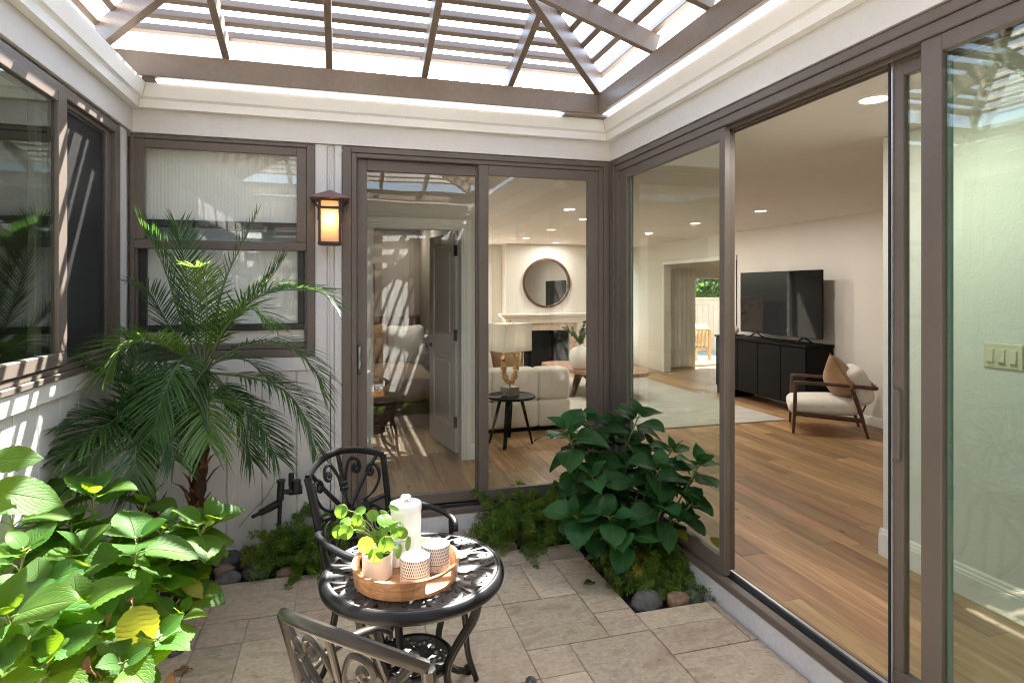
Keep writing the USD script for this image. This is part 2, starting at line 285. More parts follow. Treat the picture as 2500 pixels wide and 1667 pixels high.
mat('vase_white', (0.74, 0.71, 0.66), 0.05, 12, rough=0.75, bump=0.002, bscale=40)
mat('marble', (0.72, 0.67, 0.58), 0.1, 9, rough=0.25, detail=8.0, col2=(0.45, 0.27, 0.17))
mat('ivory_plate', (0.66, 0.61, 0.45), 0.02, rough=0.4)
mat('blind', (0.84, 0.82, 0.78), 0.02, 4, rough=0.8)
mat('curtain', (0.62, 0.60, 0.53), 0.05, 6, rough=0.9)
mat('stone_gray', (0.10, 0.098, 0.092), 0.5, 22, rough=0.75, bump=0.003, bscale=60, rnd=0.12)
mat('stone_tan', (0.20, 0.13, 0.075), 0.55, 24, rough=0.7, bump=0.003, bscale=60)
mat('stone_dark', (0.05, 0.05, 0.052), 0.5, 30, rough=0.6, bump=0.003, bscale=60)
mat('bark', (0.06, 0.033, 0.018), 0.5, 22, stretch=(1, 1, 0.4), rough=0.95, bump=0.01, bscale=70)
mat('stem_green', (0.16, 0.20, 0.06), 0.25, 20, rough=0.5)
mat('stem_brown', (0.16, 0.08, 0.035), 0.3, 20, rough=0.7)
mat('fibre', (0.22, 0.085, 0.03), 0.4, 40, rough=0.9)
mat('dead_leaf', (0.20, 0.10, 0.05), 0.3, 30, rough=0.85, rnd=0.2, trans=(0.35, 0.18, 0.08), tfac=0.3)
mat('yellow_leaf', (0.20, 0.20, 0.012), 0.25, 16, rough=0.5, trans=(0.45, 0.44, 0.03), tfac=0.35)
def leaf_mat(name, c1, c2, vein, tr, tfac=0.4, rough=0.42, rnd=0.15, hue=0.012):
    n = {'a': ('attribute', {'attribute': 'st'}), 'xyz': ('separate_xyz', {}), 'ab': ('math', {'math_type': 'absolute'}), 'sk': ('math', {'math_type': 'multiply_add', 'value2': -0.55}),
         'fq': ('math', {'math_type': 'multiply', 'value2': 9.0}), 'fr': ('math', {'math_type': 'fraction'}), 'ce': ('math', {'math_type': 'subtract', 'value2': 0.5}), 'ca': ('math', {'math_type': 'absolute'}),
         'side': ('map_range', {'from_min': 0.05, 'from_max': 0.16, 'to_min': 1.0, 'to_max': 0.0, 'clamp': True}), 'mid': ('map_range', {'from_min': 0.02, 'from_max': 0.07, 'to_min': 1.0, 'to_max': 0.0, 'clamp': True}),
         'mx': ('math', {'math_type': 'maximum'}), 'half': ('math', {'math_type': 'multiply', 'value2': 0.4}), 'g': ('geometry', {}), 'n': ('noise_texture', {'scale': 14.0, 'detail': 3.0}),
         'r': ('rgb_ramp', {'ramp': [(0.3, c1), (0.7, c2)]}), 'vm': ('mix', {'color2': vein}), 'o': ('object_info', {}), 'ov': ('map_range', {'to_min': 1 - rnd, 'to_max': 1 + rnd}),
         'w': ('white_noise_texture', {'dimensions': '1D'}), 'oh': ('map_range', {'to_min': 0.5 - hue, 'to_max': 0.5 + hue}), 'h': ('hsv', {}), 'b': ('bump', {'distance': 0.0035, 'invert': True}),
         'p': ('principled_bsdf', {'roughness': rough, 'specular_ior_level': 0.28}), 't': ('translucent_bsdf', {'color': tr}), 'ms': ('mix_closure', {'fac': tfac})}
    l = [('a.vector', 'xyz.vector'), ('xyz.y', 'ab.value1'), ('ab.value', 'sk.value1'), ('xyz.x', 'sk.value3'), ('sk.value', 'fq.value1'), ('fq.value', 'fr.value1'), ('fr.value', 'ce.value1'), ('ce.value', 'ca.value1'),
         ('ca.value', 'side.value'), ('side.result', 'half.value1'), ('ab.value', 'mid.value'), ('half.value', 'mx.value1'), ('mid.result', 'mx.value2'), ('g.position', 'n.vector'), ('n.fac', 'r.fac'), ('r.color', 'vm.color1'),
         ('mx.value', 'vm.fac'), ('o.random', 'ov.value'), ('o.random', 'w.w'), ('w.value', 'oh.value'), ('vm.color', 'h.color'), ('ov.result', 'h.value'), ('oh.result', 'h.hue'), ('h.color', 'p.base_color'),
         ('mx.value', 'b.height'), ('b.normal', 'p.normal'), ('p.BSDF', 'ms.closure1'), ('t.BSDF', 'ms.closure2')]
    M[name] = usdkit.material(stage, f'/World/Looks/{name}', n, l, surface='ms.closure')
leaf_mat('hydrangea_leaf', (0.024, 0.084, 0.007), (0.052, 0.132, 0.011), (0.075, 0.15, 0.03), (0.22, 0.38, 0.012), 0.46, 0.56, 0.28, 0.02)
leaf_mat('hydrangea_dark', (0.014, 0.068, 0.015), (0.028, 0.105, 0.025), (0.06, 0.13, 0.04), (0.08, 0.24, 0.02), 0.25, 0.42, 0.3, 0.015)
leaf_mat('pilea_leaf', (0.06, 0.17, 0.03), (0.10, 0.25, 0.045), (0.16, 0.30, 0.08), (0.36, 0.62, 0.05), 0.4, 0.25)
mat('palm_leaf', (0.036, 0.094, 0.018), 0.35, 7, rough=0.38, rnd=0.18, hue=0.01, trans=(0.12, 0.26, 0.04), tfac=0.28)
mat('palm_light', (0.062, 0.135, 0.018), 0.3, 7, rough=0.36, rnd=0.12, hue=0.01, trans=(0.25, 0.42, 0.05), tfac=0.32)
mat('palm_rib', (0.10, 0.14, 0.05), 0.2, 20, rough=0.45)
mat('fern', (0.125, 0.215, 0.024), 0.5, 9, rough=0.55, trans=(0.14, 0.26, 0.03), tfac=0.3)
mat('fern_yellow', (0.26, 0.22, 0.03), 0.4, 9, rough=0.6, trans=(0.4, 0.34, 0.04), tfac=0.3)
mat('tree_leaf', (0.05, 0.10, 0.022), 0.5, 3, rough=0.5, trans=(0.16, 0.30, 0.03), tfac=0.35)
mat('flower_blue', (0.32, 0.34, 0.72), 0.3, 20, rough=0.7)
mat('fence_board', (0.50, 0.38, 0.29), 0.1, 6, rough=0.8, rnd=0.06)
mat('concrete', (0.40, 0.38, 0.35), 0.15, 5, rough=0.85)
mat('grass', (0.06, 0.10, 0.03), 0.4, 8, rough=0.9)

# ================================================================ THE COURT: paving, beds, walls
XL, XR, YB, YS = -1.185, 1.843, 3.973, -0.30          # faces of the fascia boards; the wall faces lie 20 mm behind them
WL, WR, WB, WS = XL - 0.02, XR + 0.02, YB + 0.02, YS - 0.02
FZ, CZ = 0.12, 2.445                                   # finished floor and ceiling indoors
rng = random.Random(7)
single('ground', box(-60, 70, -60, 80, -0.5, -0.25), 'soil', kind='structure')

paved = Polygon([(-0.785, YS), (-0.785, 2.84), (-0.722, 3.572), (-0.03, 3.572), (-0.03, YB - 0.004), (0.935, YB - 0.004), (0.935, 3.555), (1.396, 3.555), (1.396, 2.709), (XR - 0.008, 2.709), (XR - 0.008, YS), (1.25, YS), (1.25, 0.36), (0.25, 0.36), (0.25, YS)])
court = Thing('courtyard_paving', None, None, kind='structure')
court.part('mortar_bed', ext(paved, 0.05, -0.0556), 'mortar')
gx0, gy0, gu = -0.645, 3.572, 0.2035
NX, NY = 14, 20
taken = {}
fixed = [(8, 1, 1, 2), (9, 1, 1, 1), (9, 2, 1, 2), (7, 3, 2, 2), (9, 4, 1, 1), (7, 5, 1, 1), (8, 5, 2, 2), (0, 0, 2, 2), (2, 0, 3, 2), (0, 2, 1, 1), (0, 3, 1, 1), (1, 2, 2, 1), (1, 3, 3, 2), (10, 5, 2, 1), (10, 4, 2, 1), (6, 2, 1, 1), (5, 4, 2, 2), (7, 0, 2, 1), (5, 0, 2, 2)]
sizes = [(2, 2), (2, 2), (3, 2), (2, 3), (2, 1), (1, 2), (1, 1)]
def lay(i, j, w, h):
    if any((a, b) in taken for a in range(i, i + w) for b in range(j, j + h)): return False
    for a in range(i, i + w):
        for b in range(j, j + h): taken[a, b] = 1
    p = sbox(gx0 + gu * i, gy0 - gu * (j + h), gx0 + gu * (i + w), gy0 - gu * j).intersection(paved).buffer(-0.0032)
    p = affinity.translate(p, 0, 0)
    if p.is_empty or p.area < 0.0006: return True
    p = p.buffer(-0.0035, join_style=1).buffer(0.0035, join_style=1, quad_segs=2)
    z = -0.002 + rng.uniform(-0.0016, 0.0016)
    court.part('paver', ext(p, 0.028, z - 0.026), 'travertine')
    return True
for q in fixed: lay(*q)
for j in range(-3, NY):
    for i in range(-1, NX):
        if (i, j) in taken: continue
        opts = sizes[:]; rng.shuffle(opts)
        for w, h in opts + [(1, 1)]:
            if j < 0: w, h = w, min(h, -j)
            if lay(i, j, w, h): break

def bed(poly, seed):
    x0, y0, x1, y1 = poly.bounds; s = 0.035
    nx, ny = int((x1 - x0) / s) + 1, int((y1 - y0) / s) + 1
    X, Y = np.meshgrid(np.linspace(x0, x1, nx), np.linspace(y0, y1, ny), indexing='ij')
    Z = -0.055 + 0.07 * (meshkit.fbm(np.stack([X * 6, Y * 6, X * 0], -1), 4, seed) - 0.5)
    i, j = np.meshgrid(np.arange(nx - 1), np.arange(ny - 1), indexing='ij')
    q = np.stack([i * ny + j, (i + 1) * ny + j, (i + 1) * ny + j + 1, i * ny + j + 1], -1).reshape(-1, 4)
    single('planting_bed', (np.stack([X, Y, Z], -1).reshape(-1, 3), quads(q)), 'soil', kind='structure', smooth=True)
bed(sbox(-1.2, YS, -0.70, 3.99), 1); bed(sbox(-0.70, 3.55, 0.0, 3.99), 2); bed(sbox(0.92, 3.53, 1.86, 3.99), 3); bed(sbox(1.38, 2.69, 1.86, 3.53), 4); bed(sbox(0.24, YS, 1.26, 0.37), 5)

def boards(t, axis, a0, a1, z0, z1, face, depth, step, off=0.0, mat_='siding_grooved'):
    """Vertical grooved boards of a siding sheet; face is the outer face, depth points into the wall."""
    xs = [a0] + [x for x in np.arange(math.floor(a0 / step) * step + off, a1, step) if a0 + 0.03 < x < a1 - 0.03] + [a1]
    for p, q in zip(xs[:-1], xs[1:]):
        a, b = p + 0.004, q - 0.004
        t.part('siding_board', box(a, b, face, face + depth, z0, z1, 0.002) if axis == 'x' else box(face, face + depth, a, b, z0, z1, 0.002), mat_)
def bars(t, axis, a0, a1, z0, z1, w, d0, d1, mat_='trim', c=0.003, names=('stile', 'rail'), under=None):
    wl, wr, wb, wt = w
    B = (lambda a, b, z, y: box(a, b, d0, d1, z, y, c)) if axis == 'x' else (lambda a, b, z, y: box(d0, d1, a, b, z, y, c))
    if wl: t.part(names[0], B(a0, a0 + wl, z0, z1), mat_, under=under)
    if wr: t.part(names[0], B(a1 - wr, a1, z0, z1), mat_, under=under)
    if wb: t.part(names[1], B(a0 + wl, a1 - wr, z0, z0 + wb), mat_, under=under)
    if wt: t.part(names[1], B(a0 + wl, a1 - wr, z1 - wt, z1), mat_, under=under)
def glass(t, axis, a0, a1, z0, z1, d, mat_='pane', th=0.006, edge=True, under=None):
    t.part('pane', box(a0, a1, d - th / 2, d + th / 2, z0, z1) if axis == 'x' else box(d - th / 2, d + th / 2, a0, a1, z0, z1), mat_, under=under)

# ---- back wall (faces the camera)
t = Thing('house_wall', 'white grooved wall between the window and the glass door, behind the palm', 'wall', (0, WB, 0))
t.part('core', cat(box(-1.33, -0.02, WB + 0.016, WB + 0.11, -0.2, 1.18), box(-0.16, -0.02, WB + 0.016, WB + 0.11, 1.18, 2.6), box(-1.33, -0.16, WB + 0.016, WB + 0.11, 2.5, 2.6)), 'white_wall')
t.part('core', box(-0.02, 1.98, WB + 0.016, WB + 0.11, 2.515, 2.6), 'white_wall')
boards(t, 'x', WL, -0.055, 0.03, 1.092, WB, 0.02, 0.2015, 0.12)
t.part('apron_board', box(WL, -0.150, WB - 0.012, WB + 0.008, 1.094, 1.178, 0.003), 'siding')
t.part('side_board', box(-0.172, -0.102, WB - 0.004, WB + 0.018, 0.03, 2.518, 0.003), 'siding', under=None)
t.part('side_board', box(-0.100, -0.058, WB + 0.006, WB + 0.018, 0.03, 2.518, 0.003), 'siding')
t.part('side_board', box(-0.086, -0.072, WB + 0.000, WB + 0.014, 0.03, 2.517, 0.004), 'siding')
t.part('side_board', box(-0.056, -0.010, WB - 0.004, WB + 0.018, 0.03, 2.518, 0.003), 'siding')
t.part('plinth', box(WL, -0.012, WB - 0.006, WB + 0.03, -0.12, 0.028, 0.004), 'kerb')
t.part('corner_post', box(XR + 0.002, WR + 0.12, YB + 0.002, WB + 0.12, 0.1, 2.515, 0.002), 'trim')  # added filler, stops light leaking through the corner
t.part('door_kerb', box(-0.012, WR + 0.02, YB, WB + 0.12, -0.12, 0.100, 0.006), 'kerb')
# ---- left wall
t = Thing('house_wall', 'white grooved wall on the left, under the wide sliding window', 'wall', (WL, 2.0, 0))
t.part('core', cat(box(WL - 0.11, WL - 0.016, WS, WB + 0.11, -0.2, 1.19), box(WL - 0.11, WL - 0.016, 3.79, WB + 0.11, 1.19, 2.6), box(WL - 0.11, WL - 0.016, WS, 2.32, 1.19, 2.6), box(WL - 0.11, WL - 0.016, 2.32, 3.79, 2.5, 2.6)), 'white_wall')
boards(t, 'y', WS, WB, 0.03, 1.128, WL, -0.02, 0.1945, -0.02)
boards(t, 'y', WS, 2.30, 1.13, 2.518, WL, -0.02, 0.1945, -0.02)
t.part('apron_board', box(WL - 0.008, WL + 0.018, 2.2, WB - 0.014, 1.130, 1.207, 0.003), 'siding')
t.part('corner_board', box(WL - 0.012, WL + 0.006, 3.818, 3.925, 1.209, 2.518, 0.003), 'siding')
t.part('plinth', box(WL - 0.03, WL + 0.008, WS, WB - 0.008, -0.12, 0.028, 0.004), 'kerb')
# ---- right wall: mostly glass, so only its kerb, head and far end
t = Thing('house_wall', 'white kerb and wall end along the open sliding doors on the right', 'wall', (WR, 2.0, 0))
t.part('door_kerb', box(XR, WR + 0.02, 0.30, YB - 0.002, -0.12, 0.100, 0.006), 'kerb')
t.part('threshold_base', box(WR + 0.02, 1.985, 0.30, YB + 0.1, -0.12, 0.098), 'kerb')
t.part('core', cat(box(WR + 0.016, WR + 0.11, WS, 0.34, -0.2, 2.6), box(WR + 0.016, WR + 0.11, 0.34, WB + 0.1, 2.515, 2.6)), 'white_wall')
boards(t, 'y', WS, 0.33, 0.0, 2.518, WR, 0.02, 0.2)
# ---- south wall, behind the camera: seen in the reflections
t = Thing('house_wall', 'white grooved wall behind the viewer, seen only in the reflections', 'wall', (0.3, WS, 0))
t.part('core', box(-1.33, 1.98, WS - 0.11, WS - 0.016, -0.2, 2.6), 'white_wall')
boards(t, 'x', WL, WR, 0.0, 2.518, WS, -0.02, 0.2)
bars(t, 'x', 0.88, 1.72, 0.98, 2.30, (0.06, 0.06, 0.06, 0.06), WS - 0.001, WS + 0.03, names=('window_casing', 'window_casing'))
t.part('window_pane', box(0.94, 1.66, WS + 0.002, WS + 0.008, 1.04, 2.24), 'tv_black')
t.part('window_sill', box(0.84, 1.76, WS + 0.001, WS + 0.05, 0.94, 0.978, 0.004), 'siding')
bars(t, 'x', -1.0, 0.52, 0.1, 2.45, (0.10, 0.14, 0.12, 0.10), WS - 0.001, WS + 0.04, names=('door_frame', 'door_frame'))
t.part('door_leaf', box(-0.9, 0.38, WS + 0.002, WS + 0.012, 0.22, 2.35), 'dark_wall')  # door out of view, its dark leaf tones down the reflections

# ---- fascia boards and the gutter that runs round the court
def ring_run(k, prof, x0=XL, x1=XR, y0=YS, y1=YB):
    cs = [((x0, y1), (1, -1)), ((x1, y1), (-1, -1)), ((x1, y0), (-1, 1)), ((x0, y0), (1, 1))]
    (a, da), (b, db) = cs[k], cs[(k + 1) % 4]; n = len(prof)
    A = [(a[0] + da[0] * p, a[1] + da[1] * p, z) for p, z in prof]; B = [(b[0] + db[0] * p, b[1] + db[1] * p, z) for p, z in prof]
    q = [[i, n + i, n + (i + 1) % n, (i + 1) % n] for i in range(n)]
    return np.array(A + B), quads(q)
t = Thing('roof_eaves', 'off white fascia boards running round the top of the courtyard walls', 'fascia', (0.3, 2, 2.5))
for k in range(4): t.part('fascia_board', ring_run(k, [(-0.02, 2.52), (0.0, 2.52), (0.0, 2.79), (-0.02, 2.79)]), 'fascia')
t = Thing('rain_gutter', 'cream metal gutter running round the courtyard under the pergola', 'gutter', (0.3, 2, 2.65))
for k in range(4):
    r = t.part('gutter_run', ring_run(k, [(0.001, 2.655), (0.046, 2.655), (0.049, 2.700), (0.056, 2.706), (0.068, 2.712), (0.092, 2.772), (0.094, 2.785), (0.088, 2.787), (0.001, 2.780)]), 'gutter')
for (x, y, sx, sy) in ((XL, YB, 1, -1), (XR, YB, -1, -1)):
    pr = [(0.0475, 2.654), (0.0505, 2.7005), (0.0695, 2.7125), (0.0935, 2.772)]
    t.part('mitre_seam', tube([(x + sx * (p + 0.0005), y + sy * (p + 0.0005), z) for p, z in pr], 0.0012, 5), 'fascia')
t = Thing('house_roof', 'low brown shingle roof sloping away behind the gutter', 'roof', (0.3, 2, 2.8))
for k in range(4): t.part('roof_slope', ring_run(k, [(-0.021, 2.77), (-0.021, 2.785), (-3.6, 3.40), (-3.6, 3.385)]), 'roofing')

# ---- pergola on top of the gutter: beams, hips, rafters, battens
PZ, PM = 2.94, 0.325
px0, px1, py0, py1 = -1.29, 1.68, -0.12, 3.81
pg = Thing('pergola', 'brown hipped timber pergola of rafters and close slats over the courtyard', 'pergola', (0.32, 1.84, 2.8))
def member(p0, p1, w, h, up=(0, 0, 1)):
    p0, p1 = np.array(p0, float), np.array(p1, float); e = norm(p1 - p0); s = norm(np.cross(e, up)); u = np.cross(s, e); L = np.linalg.norm(p1 - p0)
    return frame_xf(box(0, L, -w / 2, w / 2, 0, h, 0.003), p0, e, s, u)
pg.part('beam', box(px0 - 0.10, px1 + 0.04, py1, py1 + 0.04, 2.802, PZ, 0.004), 'pergola')
pg.part('beam', box(px1, px1 + 0.04, py0, py1 - 0.002, 2.804, PZ + 0.002, 0.004), 'pergola')
pg.part('beam', box(px0 - 0.04, px0, py0, py1 - 0.002, 2.804, PZ + 0.002, 0.004), 'pergola')
pg.part('beam', box(px0 - 0.04, px1 + 0.04, py0 - 0.04, py0 - 0.002, 2.802, PZ, 0.004), 'pergola')
pg.part('support_block', box(1.44, 1.76, py1 + 0.005, py1 + 0.10, 2.786, 2.801), 'pergola')
pg.part('support_block', box(-1.10, -1.03, py1 + 0.03, py1 + 0.085, 2.788, 2.801), 'pergola')
for x in (px0 - 0.02, px1 + 0.02):
    pg.part('support_block', box(x - 0.03, x + 0.05, 0.1, 0.4, 2.786, 2.803), 'pergola')
half = (px1 - px0) / 2; rx = px0 + half; ry1, ry0 = py1 - half, py0 + half; rz = PZ + PM * half
RD = 0.11
for (cx, cy) in ((px0, py1), (px1, py1), (px0, py0), (px1, py0)):
    ry = ry1 if cy == py1 else ry0
    e = np.array([np.sign(rx - cx), np.sign(ry - cy), 0])
    pg.part('hip_rafter', member(np.array([cx, cy, PZ - 0.012]) - e * 0.0 + e * 0.004, (rx, ry, rz - 0.012), 0.045, RD + 0.03), 'pergola')
pg.part('ridge_beam', member((rx, ry1, rz - 0.02), (rx, ry0, rz - 0.02), 0.045, RD + 0.04), 'pergola')
for x in (-0.658, -0.083, 0.494, 1.061):
    d = min(x - px0, px1 - x, half) - 0.03
    pg.part('rafter', member((x, py1 + 0.02, PZ + 0.002 - PM * 0.02), (x, py1 - d, PZ + 0.002 + PM * d), 0.04, RD), 'pergola')
    pg.part('rafter', member((x, py0 - 0.02, PZ + 0.002 - PM * 0.02), (x, py0 + d, PZ + 0.002 + PM * d), 0.04, RD), 'pergola')
for y in (3.078, 2.526, 1.97, 1.42, 0.87, 0.40):
    d = min(py1 - y, y - py0, half) - 0.03
    pg.part('rafter', member((px1 + 0.02, y, PZ + 0.004 - PM * 0.02), (px1 - d, y, PZ + 0.004 + PM * d), 0.04, RD), 'pergola')
    pg.part('rafter', member((px0 - 0.02, y, PZ + 0.004 - PM * 0.02), (px0 + d, y, PZ + 0.004 + PM * d), 0.04, RD), 'pergola')
k = 0
while True:
    s = -0.015 + 0.12 * k; k += 1
    if s > half - 0.05: break
    z = PZ + RD * 1.05 + PM * s + 0.006
    a0, a1, b0, b1 = px0 + s + 0.012, px1 - s - 0.012, py0 + s + 0.012, py1 - s - 0.012
    j = lambda: rng.uniform(-0.004, 0.004)
    pg.part('slat', member((a0, py1 - s, z), (a1, py1 - s + j(), z), 0.037, 0.044, (0, PM, 1)), 'pergola')
    pg.part('slat', member((a0, py0 + s, z), (a1, py0 + s + j(), z), 0.037, 0.044, (0, -PM, 1)), 'pergola')
    pg.part('slat', member((px1 - s, b0, z), (px1 - s + j(), b1, z), 0.037, 0.044, (PM, 0, 1)), 'pergola')
    pg.part('slat', member((px0 + s, b0, z), (px0 + s + j(), b1, z), 0.037, 0.044, (-PM, 0, 1)), 'pergola')

# ---- window in the back wall: raised sash, blind behind it
t = Thing('sash_window', 'brown sash window with pale blind behind it, half hidden by the palm', 'window', (-0.69, WB, 1.175))
bars(t, 'x', WL + 0.002, -0.173, 1.180, 2.512, (0.022, 0.050, 0.050, 0.022), WB - 0.010, WB + 0.03, names=('frame', 'frame'))
bars(t, 'x', WL + 0.024, -0.222, 1.232, 2.488, (0.012, 0.012, 0.034, 0.012), WB + 0.010, WB + 0.09, names=('frame', 'frame'))
f = t.part('upper_sash', box(-1.190, -0.224, WB - 0.002, WB + 0.028, 1.841, 1.896, 0.004), 'trim')
bars(t, 'x', -1.190, -0.224, 1.8965, 2.489, (0.061, 0.059, 0, 0.051), WB - 0.002, WB + 0.028, names=('stile', 'rail'), under=f)
glass(t, 'x', -1.129, -0.283, 1.896, 2.438, WB + 0.014, under=f)
f = t.part('lower_sash', box(-1.168, -0.240, WB + 0.040, WB + 0.066, 1.346, 1.388, 0.003), 'trim_dark')
bars(t, 'x', -1.168, -0.240, 1.3885, 2.02, (0.040, 0.040, 0, 0.045), WB + 0.040, WB + 0.066, 'trim_dark', names=('stile', 'rail'), under=f)
glass(t, 'x', -1.128, -0.280, 1.388, 1.975, WB + 0.053, under=f)
t.part('sash_lock', box(-0.70, -0.60, WB + 0.030, WB + 0.05, 1.962, 1.976, 0.004), 'trim', under=f)
t.part('inner_sill', box(-1.168, -0.240, WB + 0.072, WB + 0.10, 1.266, 1.345, 0.003), 'white_trim')
n = 120; xs = np.linspace(-1.30, -0.13, n); ys = WB + 0.106 + 0.0010 * (np.arange(n) % 2)
v = np.concatenate([np.stack([xs, ys, np.full(n, 1.2)], 1), np.stack([xs, ys, np.full(n, 2.49)], 1)]); q = [[i, i + 1, n + i + 1, n + i] for i in range(n - 1)]
v = np.vstack([v, v + [0, 0.003, 0]]); q += [[2 * n + b for b in a[::-1]] for a in q]
single('window_blind', (v, quads(q)), 'blind', 'pale pleated blind hanging behind the sash window glass', 'blind')

# ---- wide sliding window in the left wall, its screen on the right
t = Thing('sliding_window', 'wide brown sliding window with dark insect screen in the left wall', 'window', (WL, 3.05, 1.2))
bars(t, 'y', 2.33, 3.812, 1.236, 2.506, (0.05, 0.068, 0.0, 0.05), WL - 0.03, WL + 0.010, names=('frame', 'frame'))
bars(t, 'y', 2.38, 3.744, 1.262, 2.456, (0.03, 0.072, 0.02, 0.02), WL - 0.09, WL - 0.012, names=('frame', 'frame'))
t.part('sill', box(WL - 0.08, WL + 0.026, 2.31, 3.83, 1.209, 1.236, 0.004), 'trim'); t.part('sill', box(WL - 0.08, WL + 0.014, 2.34, 3.80, 1.237, 1.262, 0.004), 'trim')
f = t.part('sliding_sash', box(WL - 0.012, WL + 0.020, 2.372, 3.117, 1.268, 1.326, 0.004), 'trim')
bars(t, 'y', 2.372, 3.117, 1.3265, 2.466, (0.085, 0.086, 0, 0.054), WL - 0.012, WL + 0.020, names=('stile', 'rail'), under=f)
glass(t, 'y', 2.457, 3.031, 1.326, 2.412, WL + 0.002, 'pane_left', under=f)
f = t.part('insect_screen', box(WL - 0.030, WL - 0.028, 3.06, 3.668, 1.272, 2.430), 'screen')
bars(t, 'y', 3.05, 3.674, 1.264, 2.436, (0.018, 0.018, 0.018, 0.018), WL - 0.034, WL - 0.022, 'trim_dark', names=('screen_frame', 'screen_frame'), under=f)
bars(t, 'y', 2.98, 3.67, 1.275, 2.43, (0.06, 0.03, 0.04, 0.04), WL - 0.075, WL - 0.045, names=('stile', 'rail'))
glass(t, 'y', 3.04, 3.64, 1.315, 2.39, WL - 0.06, 'pane_left')

# ---- sliding glass door in the back wall
t = Thing('sliding_door', 'brown two panel sliding glass door in the back wall, closed', 'glass door', (0.92, WB, 0.1))
bars(t, 'x', -0.008, XR - 0.001, 0.176, 2.514, (0.054, 0.042, 0.0, 0.036), WB - 0.016, WB + 0.02, names=('outer_frame', 'outer_frame'))
bars(t, 'x', 0.047, 1.800, 0.176, 2.477, (0.034, 0.036, 0.0, 0.028), WB - 0.006, WB + 0.10, names=('inner_frame', 'inner_frame'))
t.part('sill', box(-0.008, XR - 0.001, YB - 0.006, WB + 0.012, 0.101, 0.140, 0.004), 'trim'); t.part('sill', box(0.046, 1.80, WB + 0.013, WB + 0.11, 0.101, 0.130, 0.002), 'trim_dark')
t.part('sill_track', box(0.082, 1.764, WB + 0.022, WB + 0.030, 0.130, 0.156, 0.002), 'trim_dark'); t.part('sill_track', box(0.082, 1.764, WB + 0.060, WB + 0.068, 0.130, 0.156, 0.002), 'trim_dark')
f = t.part('sliding_panel', box(0.084, 0.952, WB + 0.040, WB + 0.074, 0.160, 0.232, 0.003), 'trim')
bars(t, 'x', 0.084, 0.952, 0.2325, 2.448, (0.063, 0.080, 0, 0.072), WB + 0.040, WB + 0.074, names=('stile', 'rail'), under=f)
glass(t, 'x', 0.147, 0.872, 0.232, 2.376, WB + 0.057, under=f)
f = t.part('fixed_panel', box(0.884, 1.764, WB + 0.000, WB + 0.034, 0.160, 0.238, 0.003), 'trim')
bars(t, 'x', 0.884, 1.764, 0.2385, 2.4475, (0.069, 0.083, 0, 0.069), WB + 0.000, WB + 0.034, names=('stile', 'rail'), under=f)
glass(t, 'x', 0.953, 1.681, 0.238, 2.379, WB + 0.017, under=f)
z0, z1 = at(878, 912, WB)[2], at(878, 847, WB)[2]; hx = at(877.5, 880, WB)[0]
hp = spline([(hx, WB + 0.038, z0), (hx, WB + 0.016, z0 + 0.012), (hx, WB + 0.004, z0 + 0.04), (hx, WB + 0.014, (z0 + z1) / 2), (hx, WB + 0.004, z1 - 0.04), (hx, WB + 0.016, z1 - 0.012), (hx, WB + 0.038, z1)], 26)
t.part('handle', tube(hp, 0.0105, 8, up=(1, 0, 0)), 'pewter', True)
t.part('handle_plate', box(hx - 0.014, hx + 0.014, WB + 0.034, WB + 0.0405, z0 - 0.008, z1 + 0.008, 0.003), 'trim')

# ---- sliding doors of the right wall: a fixed panel, the open doorway, two panels slid away
t = Thing('sliding_door', 'wide brown sliding glass doors on the right, standing half open', 'glass door', (WR, 2.2, 0.1))
D0, D1 = 0.32, YB - 0.016
t.part('head_frame', box(WR - 0.014, WR + 0.02, D0, D1, 2.476, 2.514, 0.003), 'trim'); t.part('head_frame', box(WR - 0.004, WR + 0.022, D0, 3.93, 2.432, 2.4755, 0.003), 'trim')
t.part('head_frame', box(WR + 0.0225, WR + 0.115, D0, 3.93, 2.436, 2.510, 0.002), 'trim')
for x in (0.036, 0.072, 0.108): t.part('head_rib', box(WR + x - 0.004, WR + x + 0.004, D0, 3.88, 2.418, 2.4355, 0.001), 'trim')
t.part('jamb', box(WR - 0.014, WR + 0.02, 3.925, D1, 0.141, 2.4755, 0.003), 'trim'); t.part('jamb', box(WR - 0.004, WR + 0.11, 3.862, 3.924, 0.141, 2.4315, 0.003), 'trim')
t.part('sill', box(XR - 0.006, WR + 0.024, D0, D1, 0.101, 0.139, 0.005), 'trim')
t.part('sill_track', box(WR + 0.026, 1.962, D0, D1, 0.099, 0.112, 0.001), 'trim_dark')
for x in (1.893, 1.905, 1.925, 1.932, 1.939, 1.946): t.part('sill_track', box(x, x + 0.0025, D0, D1, 0.112, 0.120 if x > 1.91 else 0.135, 0.0006), 'trim_dark')
t.part('sill_edge', box(1.953, 1.972, D0, D1, 0.112, 0.128, 0.002), 'track'); t.part('sill_edge', box(1.975, 1.983, D0, D1, 0.099, 0.124, 0.001), 'gasket'); 
f = t.part('fixed_panel', box(WR + 0.006, WR + 0.040, 2.66, 3.862, 0.141, 0.226, 0.003), 'trim')
bars(t, 'y', 2.660, 3.862, 0.2265, 2.4315, (0.046, 0.102, 0, 0.062), WR + 0.006, WR + 0.040, names=('stile', 'rail'), under=f)
glass(t, 'y', 2.706, 3.760, 0.226, 2.3695, WR + 0.023, 'pane_fixed', under=f)
t.part('interlock', box(WR + 0.041, WR + 0.068, 2.700, 2.714, 0.142, 2.430, 0.002), 'trim_dark', under=f); t.part('interlock', box(WR + 0.069, WR + 0.104, 2.708, 2.752, 0.142, 2.430, 0.003), 'trim', under=f)
